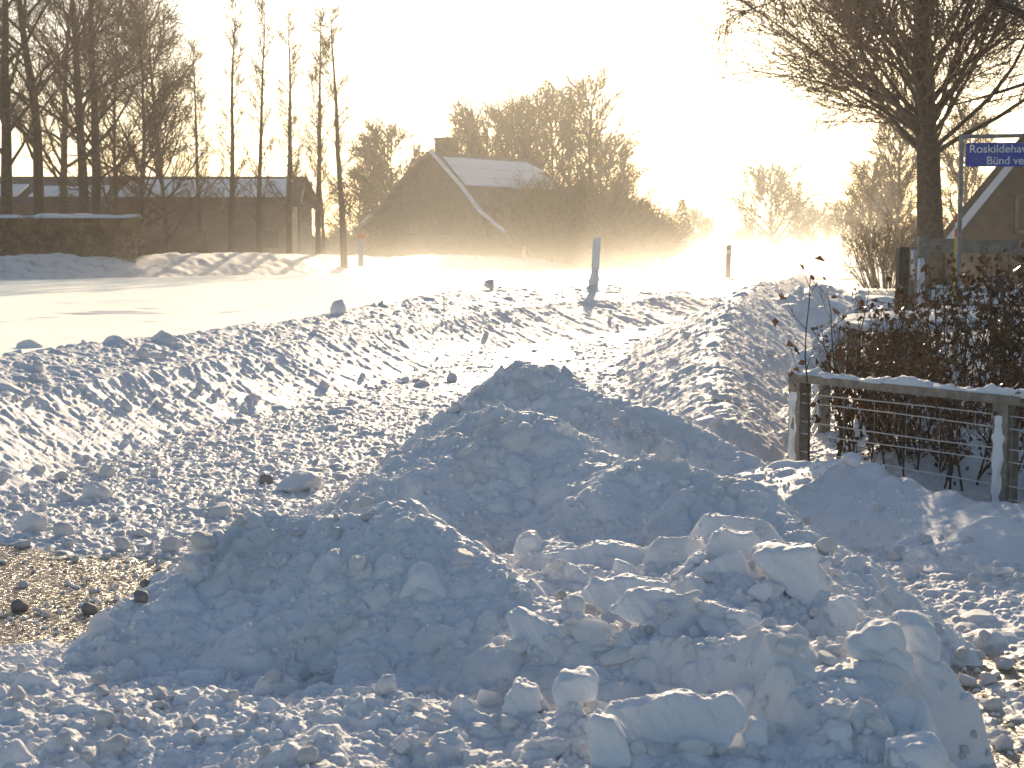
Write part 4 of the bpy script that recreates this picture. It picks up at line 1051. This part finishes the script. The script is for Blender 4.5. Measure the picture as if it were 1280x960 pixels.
def hedge_plant(name, label, loc, stems, seed, hfun, cat, leafn=.5, size=.034, spread=.18, bits=0.):
    T = Tree(seed); lp = []; sp_ = []
    root = thing(name, loc, label, cat)
    for (x, y) in stems:
        Hs = hfun(x, y)*T.r.uniform(.75, 1.1)
        m0 = len(T.S)
        b = T.branch(Vector((x, y, 0)), Vector((T.r.gauss(0, spread), T.r.gauss(0, spread), 1)).normalized(), Hs, .009, .003, 7, .09, .05)
        st = T.S[m0:]; T.S = T.S[:m0]; n0 = m0
        V, F = tubes([tuple(a[0]) for a in st], [tuple(a[1]) for a in st], [a[2] for a in st], [a[3] for a in st], 5)
        mesh_obj('stem', np_mesh('stem', V, F, M['bark'], True), root)
        ramify(T, b, .02, [dict(n=8, L=Hs*.30, ang=.7, wander=.15, up=.05, rmin=.0028, seg=3), dict(n=2.5, L=.14, ang=.7, wander=.15, up=.03, rmin=.002, seg=2)], 0, .12)
        for sgm in T.S[n0:]:
            if sgm[2] < .0045 and T.r.random() < leafn: lp.append(sgm[1])
            elif T.r.random() < bits: sp_.append(sgm[1])
    S = T.S
    V, F = tubes([tuple(a[0]) for a in S], [tuple(a[1]) for a in S], [a[2] for a in S], [a[3] for a in S], 3)
    tw_ = mesh_obj('twigs', np_mesh('twigs', V, F, M['twig'], True), root); tw_['kind'] = 'stuff'
    V, F = leaves(T, lp, seed, size); mesh_obj('leaves', np_mesh('leaves', V, F, M['leaf']), root)
    if sp_:
        rn = np.random.default_rng(seed); C = np.array([tuple(p) for p in sp_])+np.array([0, 0, .004]); n = len(C)
        O = np.array([[1, 0, 0], [-1, 0, 0], [0, 1, 0], [0, -1, 0], [0, 0, .8], [0, 0, -.6]]); r = rn.uniform(.004, .012, (n, 1, 1))
        V = (C[:, None]+O[None]*r*rn.uniform(.7, 1.4, (n, 6, 1))).reshape(-1, 3)
        f = np.array([[4, 0, 2], [4, 2, 1], [4, 1, 3], [4, 3, 0], [5, 2, 0], [5, 1, 2], [5, 3, 1], [5, 0, 3]])
        F = (np.arange(n)[:, None, None]*6+f[None]).reshape(-1, 3)
        mesh_obj('clinging_snow', np_mesh('clinging_snow', V, F, M['snow_clean'], True), root)['kind'] = 'stuff'
    return root
rg = random.Random(77)
# local frame of the garden corner
stems = []
for i in range(98):
    t = rg.uniform(.12, 3.9); dep = rg.uniform(.18, .75)
    p = c0+fd*t+Vector((-fd.y, fd.x, 0))*dep; stems.append((p.x-c0.x, p.y-c0.y))
hedge_plant('garden_hedge', 'brown leaved hedge right behind the wires of the garden fence', (c0.x, c0.y, .0), stems, 701, lambda x, y: .88, 'hedge', .8, .025, bits=.07)
stems = []
for i in range(98):
    t = rg.uniform(.6, 9.5); dep = rg.uniform(.25, 1.0)
    p = c0+sd*t+Vector((sd.y, -sd.x, 0))*dep; stems.append((p.x-c0.x, p.y-c0.y))
hedge_plant('garden_hedge', 'second brown hedge, running back along the snow capped side rail', (c0.x, c0.y, .15), stems, 702, lambda x, y: .86, 'hedge', .6, .025, bits=.10)
stems = [(rg.gauss(0, .36), rg.gauss(0, .35)) for i in range(98)]
q = pt(1308, 400, 12.5)
hedge_plant('leafy_shrub', 'tall shrub with brown leaves rising behind the fence at the right edge', (q.x, q.y, .1), stems, 703, lambda x, y: 1.45, 'shrub', .75, .032, bits=.04)
stems = [(rg.gauss(0, .35), rg.gauss(0, .3)) for i in range(14)]
q = pt(1130, 400, 12.6)
hedge_plant('leafy_shrub', 'thin shrub with few leaves reaching above the hedge below the gate post', (q.x, q.y, .1), stems, 704, lambda x, y: 1.28, 'shrub', .28, .036, .12)
q = pt(1012, 480, 11.3)
hedge_plant('sapling', 'lone sapling with a few curled leaves at the fence corner', (q.x, q.y, .1), [(0, 0)], 705, lambda x, y: 1.35, 'sapling', .16, .042, .10)
# snow resting in the hedge top
for i, (px, py, Y, sx, sy, h_, lb) in enumerate([(1120, 400, 15.5, .5, .8, .10, 'left of the thin shrub'), (1195, 398, 17, .6, .9, .12, 'below the white lower board of the gate'), (1245, 352, 19.3, .14, .12, .10, 'heaped on the lower board of the gate')]):
    me = chunk_mesh('snow_cushion', 1300+i, (1, 1, .5), M['snow_clean'], 4, 5, .8, .98, .07)
    o = mesh_obj('snow_cushion', me); p = pt(px, py, Y); o.location = p-Vector((0, 0, .02)); o.scale = (sx, sy, h_*2)
    tag(o, 'soft cushion of snow '+lb, 'snow cushion')

# ------------------------------------------------------------------ wooden gate at the back of the garden
YG = 20.0
pg = pt(1155, 296, YG); gz = .4
root = thing('wooden_gate', (pg.x, pg.y, gz), 'weathered wooden gate with a heavy top rail and snow plastered posts', 'gate')
Lg = lambda v: Vector(v)-Vector((pg.x, pg.y, gz))
def gp(px, py, Y=YG): return Lg(pt(px, py, Y))
def gpost(px, t, bz, w, Y, m='wood', nm='post'):
    a = pt(px, t, Y); bm = bmesh.new(); add_bar(bm, Lg((a.x, a.y, bz)), Lg((a.x, a.y, a.z)), w, w, .008, up=Vector((0, 1, 0))); return bm_obj(nm, bm, M[m], root)
gpost(1154, 295, gz-.2, .13, YG)
p2 = gpost(1151, 319, gz-.2, .12, YG-.3)
p3 = gpost(1143, 308, gz-.2, .10, YG+.25)
gpost(1133, 309, gz-.2, .22, YG+.6, 'darkwood', 'board_post')
bm = bmesh.new(); add_bar(bm, gp(1158, 306), gp(1420, 314), .07, .17, .01); rail = bm_obj('top_rail', bm, M['wood'], root)
bm = bmesh.new(); add_bar(bm, gp(1158, 371, YG-.1), gp(1420, 371, YG-.1), .07, .22, .01); lr = bm_obj('lower_board', bm, M['wood'], root)
snow_strip('board_snow', gp(1160, 360, YG-.1), gp(1420, 360, YG-.1), .10, .03, 640, lr)
# plastered snow on lower board face and posts
def plaster(parent, a, b, c, d, seed, th=.02):
    a, b, c, d = (np.array(v) for v in (a, b, c, d)); n1, n2 = 30, 14
    Tg, Vg = np.meshgrid(np.linspace(0, 1, n1), np.linspace(0, 1, n2))
    P = (a*(1-Tg[..., None])+b*Tg[..., None])*(1-Vg[..., None])+(d*(1-Tg[..., None])+c*Tg[..., None])*Vg[..., None]
    nn = np.cross(b-a, d-a); nn /= np.linalg.norm(nn); nn = nn if nn[1] < 0 else -nn
    e = np.clip(np.minimum(np.minimum(Tg, 1-Tg)*12, np.minimum(Vg, 1-Vg)*8), 0, 1)**.6
    P = P+nn*(th*e*(1+.5*fbm(Tg*7, Vg*4, seed, 3)))[..., None]
    idx = np.arange(n1*n2).reshape(n2, n1); Q = np.stack([idx[:-1, :-1], idx[:-1, 1:], idx[1:, 1:], idx[1:, :-1]], -1).reshape(-1, 4)
    mesh_obj('plastered_snow', np_mesh('plastered_snow', P.reshape(-1, 3), Q, M['snow_clean'], True), parent)
f = YG-.14
plaster(lr, gp(1162, 362, f), gp(1420, 362, f), gp(1420, 380, f), gp(1162, 380, f), 651)
plaster(p2, gp(1147, 323, YG-.365), gp(1155, 323, YG-.365), gp(1156, 378, YG-.365), gp(1146, 378, YG-.365), 652, .05)
plaster(p3, gp(1139, 312, YG+.195), gp(1147, 312, YG+.195), gp(1147, 350, YG+.195), gp(1139, 350, YG+.195), 653, .05)

# ------------------------------------------------------------------ overhanging birch at the right edge
T = Tree(91)
base = Vector((7.6, 17.5, 0)); 
tr = T.branch(Vector((0, 0, 0)), Vector((.02, 0, 1)), 8.5, .2, .03, 10, .03, .03)
def bough(pxs, Y, r0, r1, nt, twL, dr):
    P = [pt(x, y, Y)-Vector((base.x, base.y, .3)) for x, y in pxs]; br = []
    n = len(P)
    for i, p in enumerate(P):
        d = (P[min(i+1, n-1)]-P[max(i-1, 0)]).normalized(); r = r0+(r1-r0)*i/(n-1)
        br.append((p, d, r, i/(n-1)))
        if i: T.S.append((P[i-1], p, br[i-1][2], r))
    ramify(T, br, .012, [dict(n=nt, L=twL, ang=.7, wander=.16, up=-.02, rmin=.004, seg=6, droop=dr), dict(n=6, L=twL*.45, ang=.6, wander=.15, up=-.03, rmin=.0028, seg=4, droop=dr)], 0, .05)
bough([(1480, 160), (1400, 90), (1330, 45), (1278, 18), (1235, -2), (1150, -60), (1050, -90), (960, -60), (905, -20)], 17.4, .075, .008, 66, .8, .2)
bough([(1480, 100), (1390, 100), (1290, 102), (1240, 118), (1190, 132), (1150, 128)], 17.4, .03, .005, 16, .45, .08)
bough([(1150, -60), (1128, -5), (1112, 22), (1085, 38), (1050, 46), (1022, 62), (1000, 80)], 17.4, .012, .004, 18, .4, .05)
bough([(1050, -90), (1010, -30), (960, 5), (920, 18), (892, 40)], 17.4, .012, .004, 46, .8, .22)
root = thing('birch_tree', (base.x, base.y, .3), 'birch whose drooping twigs hang into the top right of the view, trunk out of sight', 'tree')
lp = [s[1] for s in T.S if s[2] < .0045 and T.r.random() < .18]
T.build('trunk', 'crown', root, .02, M['bark'], M['twig'], (8, 3))
V, F = leaves(T, lp, 92, .012); mesh_obj('catkins', np_mesh('catkins', V, F, M['leaf']), root)['kind'] = 'stuff'

# ------------------------------------------------------------------ haze
def vol_box(name, lo, hi, dens, col, aniso):
    m = bpy.data.materials.new(name); m.use_nodes = True; nt = m.node_tree; nt.nodes.remove(nt.nodes['Principled BSDF'])
    v = nd(nt, 'ShaderNodeVolumePrincipled'); v.inputs['Density'].default_value = dens; v.inputs['Color'].default_value = (*col, 1); v.inputs['Anisotropy'].default_value = aniso
    nt.links.new(v.outputs[0], nt.nodes['Material Output'].inputs['Volume'])
    bm = bmesh.new(); c = [(a+b)/2 for a, b in zip(lo, hi)]; add_box(bm, c, [b-a for a, b in zip(lo, hi)])
    o = bm_obj(name, bm, m); tag(o, 'thin golden haze of blown snow in the low sun', 'haze', kind='stuff'); return o
vol_box('haze', (-420, -12, -5), (420, 480, 22), .00065, (.98, .97, .95), .72)
o = vol_box('blowing_snow', (-24, 33, .12), (62, 218, 5.5), .01, (.99, .98, .96), .72)
o['label'] = 'low streaming veil of blown snow across the far road'; o['category'] = 'blowing snow'
nt = o.data.materials[0].node_tree; v = [n for n in nt.nodes if n.type == 'PRINCIPLED_VOLUME'][0]
def mth(op, a, b=None, clamp=False):
    n = nd(nt, 'ShaderNodeMath', operation=op); n.use_clamp = clamp
    for k, q in enumerate((a, b)):
        if q is None: continue
        if isinstance(q, (int, float)): n.inputs[k].default_value = q
        else: nt.links.new(q, n.inputs[k])
    return n.outputs[0]
ge = nd(nt, 'ShaderNodeNewGeometry'); sp = nd(nt, 'ShaderNodeSeparateXYZ'); nt.links.new(ge.outputs['Position'], sp.inputs[0])
X_, Y_, Z_ = sp.outputs
fall = mth('EXPONENT', mth('MULTIPLY', mth('SUBTRACT', Z_, .5), -1.4))
fy = mth('MULTIPLY', mth('MULTIPLY', mth('SUBTRACT', Y_, 33), 1/30., True), mth('MULTIPLY', mth('SUBTRACT', 218, Y_), 1/60., True))
fx = mth('MULTIPLY', mth('MULTIPLY', mth('ADD', X_, 24), 1/22., True), mth('MULTIPLY', mth('SUBTRACT', 62, X_), 1/20., True))
mp = nd(nt, 'ShaderNodeMapping'); mp.inputs['Scale'].default_value = (.09, .03, .5); nt.links.new(ge.outputs['Position'], mp.inputs[0])
nz = nd(nt, 'ShaderNodeTexNoise'); nz.inputs['Detail'].default_value = 2; nz.inputs['Scale'].default_value = 1; nt.links.new(mp.outputs[0], nz.inputs['Vector'])
wisp = mth('ADD', mth('MULTIPLY', nz.outputs['Fac'], 1.6), .2)
nt.links.new(mth('MULTIPLY', mth('MULTIPLY', mth('MULTIPLY', fall, mth('MULTIPLY', fx, fy)), wisp), .022), v.inputs['Density'])

# ------------------------------------------------------------------ light, sky, camera
w = bpy.data.worlds.new('World'); SC.world = w; w.use_nodes = True
nt = w.node_tree; bg = nt.nodes['Background']
sky = nd(nt, 'ShaderNodeTexSky', sky_type='NISHITA'); sky.sun_disc = False
sky.sun_elevation = R_(SUN_EL); sky.sun_rotation = R_(SUN_AZ); sky.dust_density = 1.2; sky.air_density = 1.0; sky.ozone_density = 1.5
nt.links.new(sky.outputs[0], bg.inputs['Color']); bg.inputs['Strength'].default_value = .085
sl = bpy.data.lights.new('sun', 'SUN'); sl.energy = 3.5; sl.angle = R_(.6); sl.color = (1.0, .78, .52)
so = link(bpy.data.objects.new('sun', sl))
az, el = R_(SUN_AZ), R_(SUN_EL)
tosun = Vector((math.sin(az)*math.cos(el), math.cos(az)*math.cos(el), math.sin(el)))
so.rotation_euler = tosun.to_track_quat('Z', 'Y').to_euler(); so.location = (0, 0, 30)
cam = bpy.data.cameras.new('camera'); co = link(bpy.data.objects.new('camera', cam))
co.location = (0, 0, CAMZ); co.rotation_euler = (R_(90)-PITCH, 0, 0)
cam.sensor_width = 36; cam.lens = FPX/1280*36; cam.clip_end = 3000; cam.clip_start = .05
cam.dof.use_dof = True; cam.dof.focus_distance = 8.5; cam.dof.aperture_fstop = 8.0
SC.camera = co
SC.view_settings.view_transform = 'Standard'; SC.view_settings.look = 'None'; SC.view_settings.gamma = 1; SC.view_settings.exposure = 0.6
SC.cycles.volume_bounces = 0; SC.cycles.max_bounces = 6; SC.cycles.transparent_max_bounces = 8
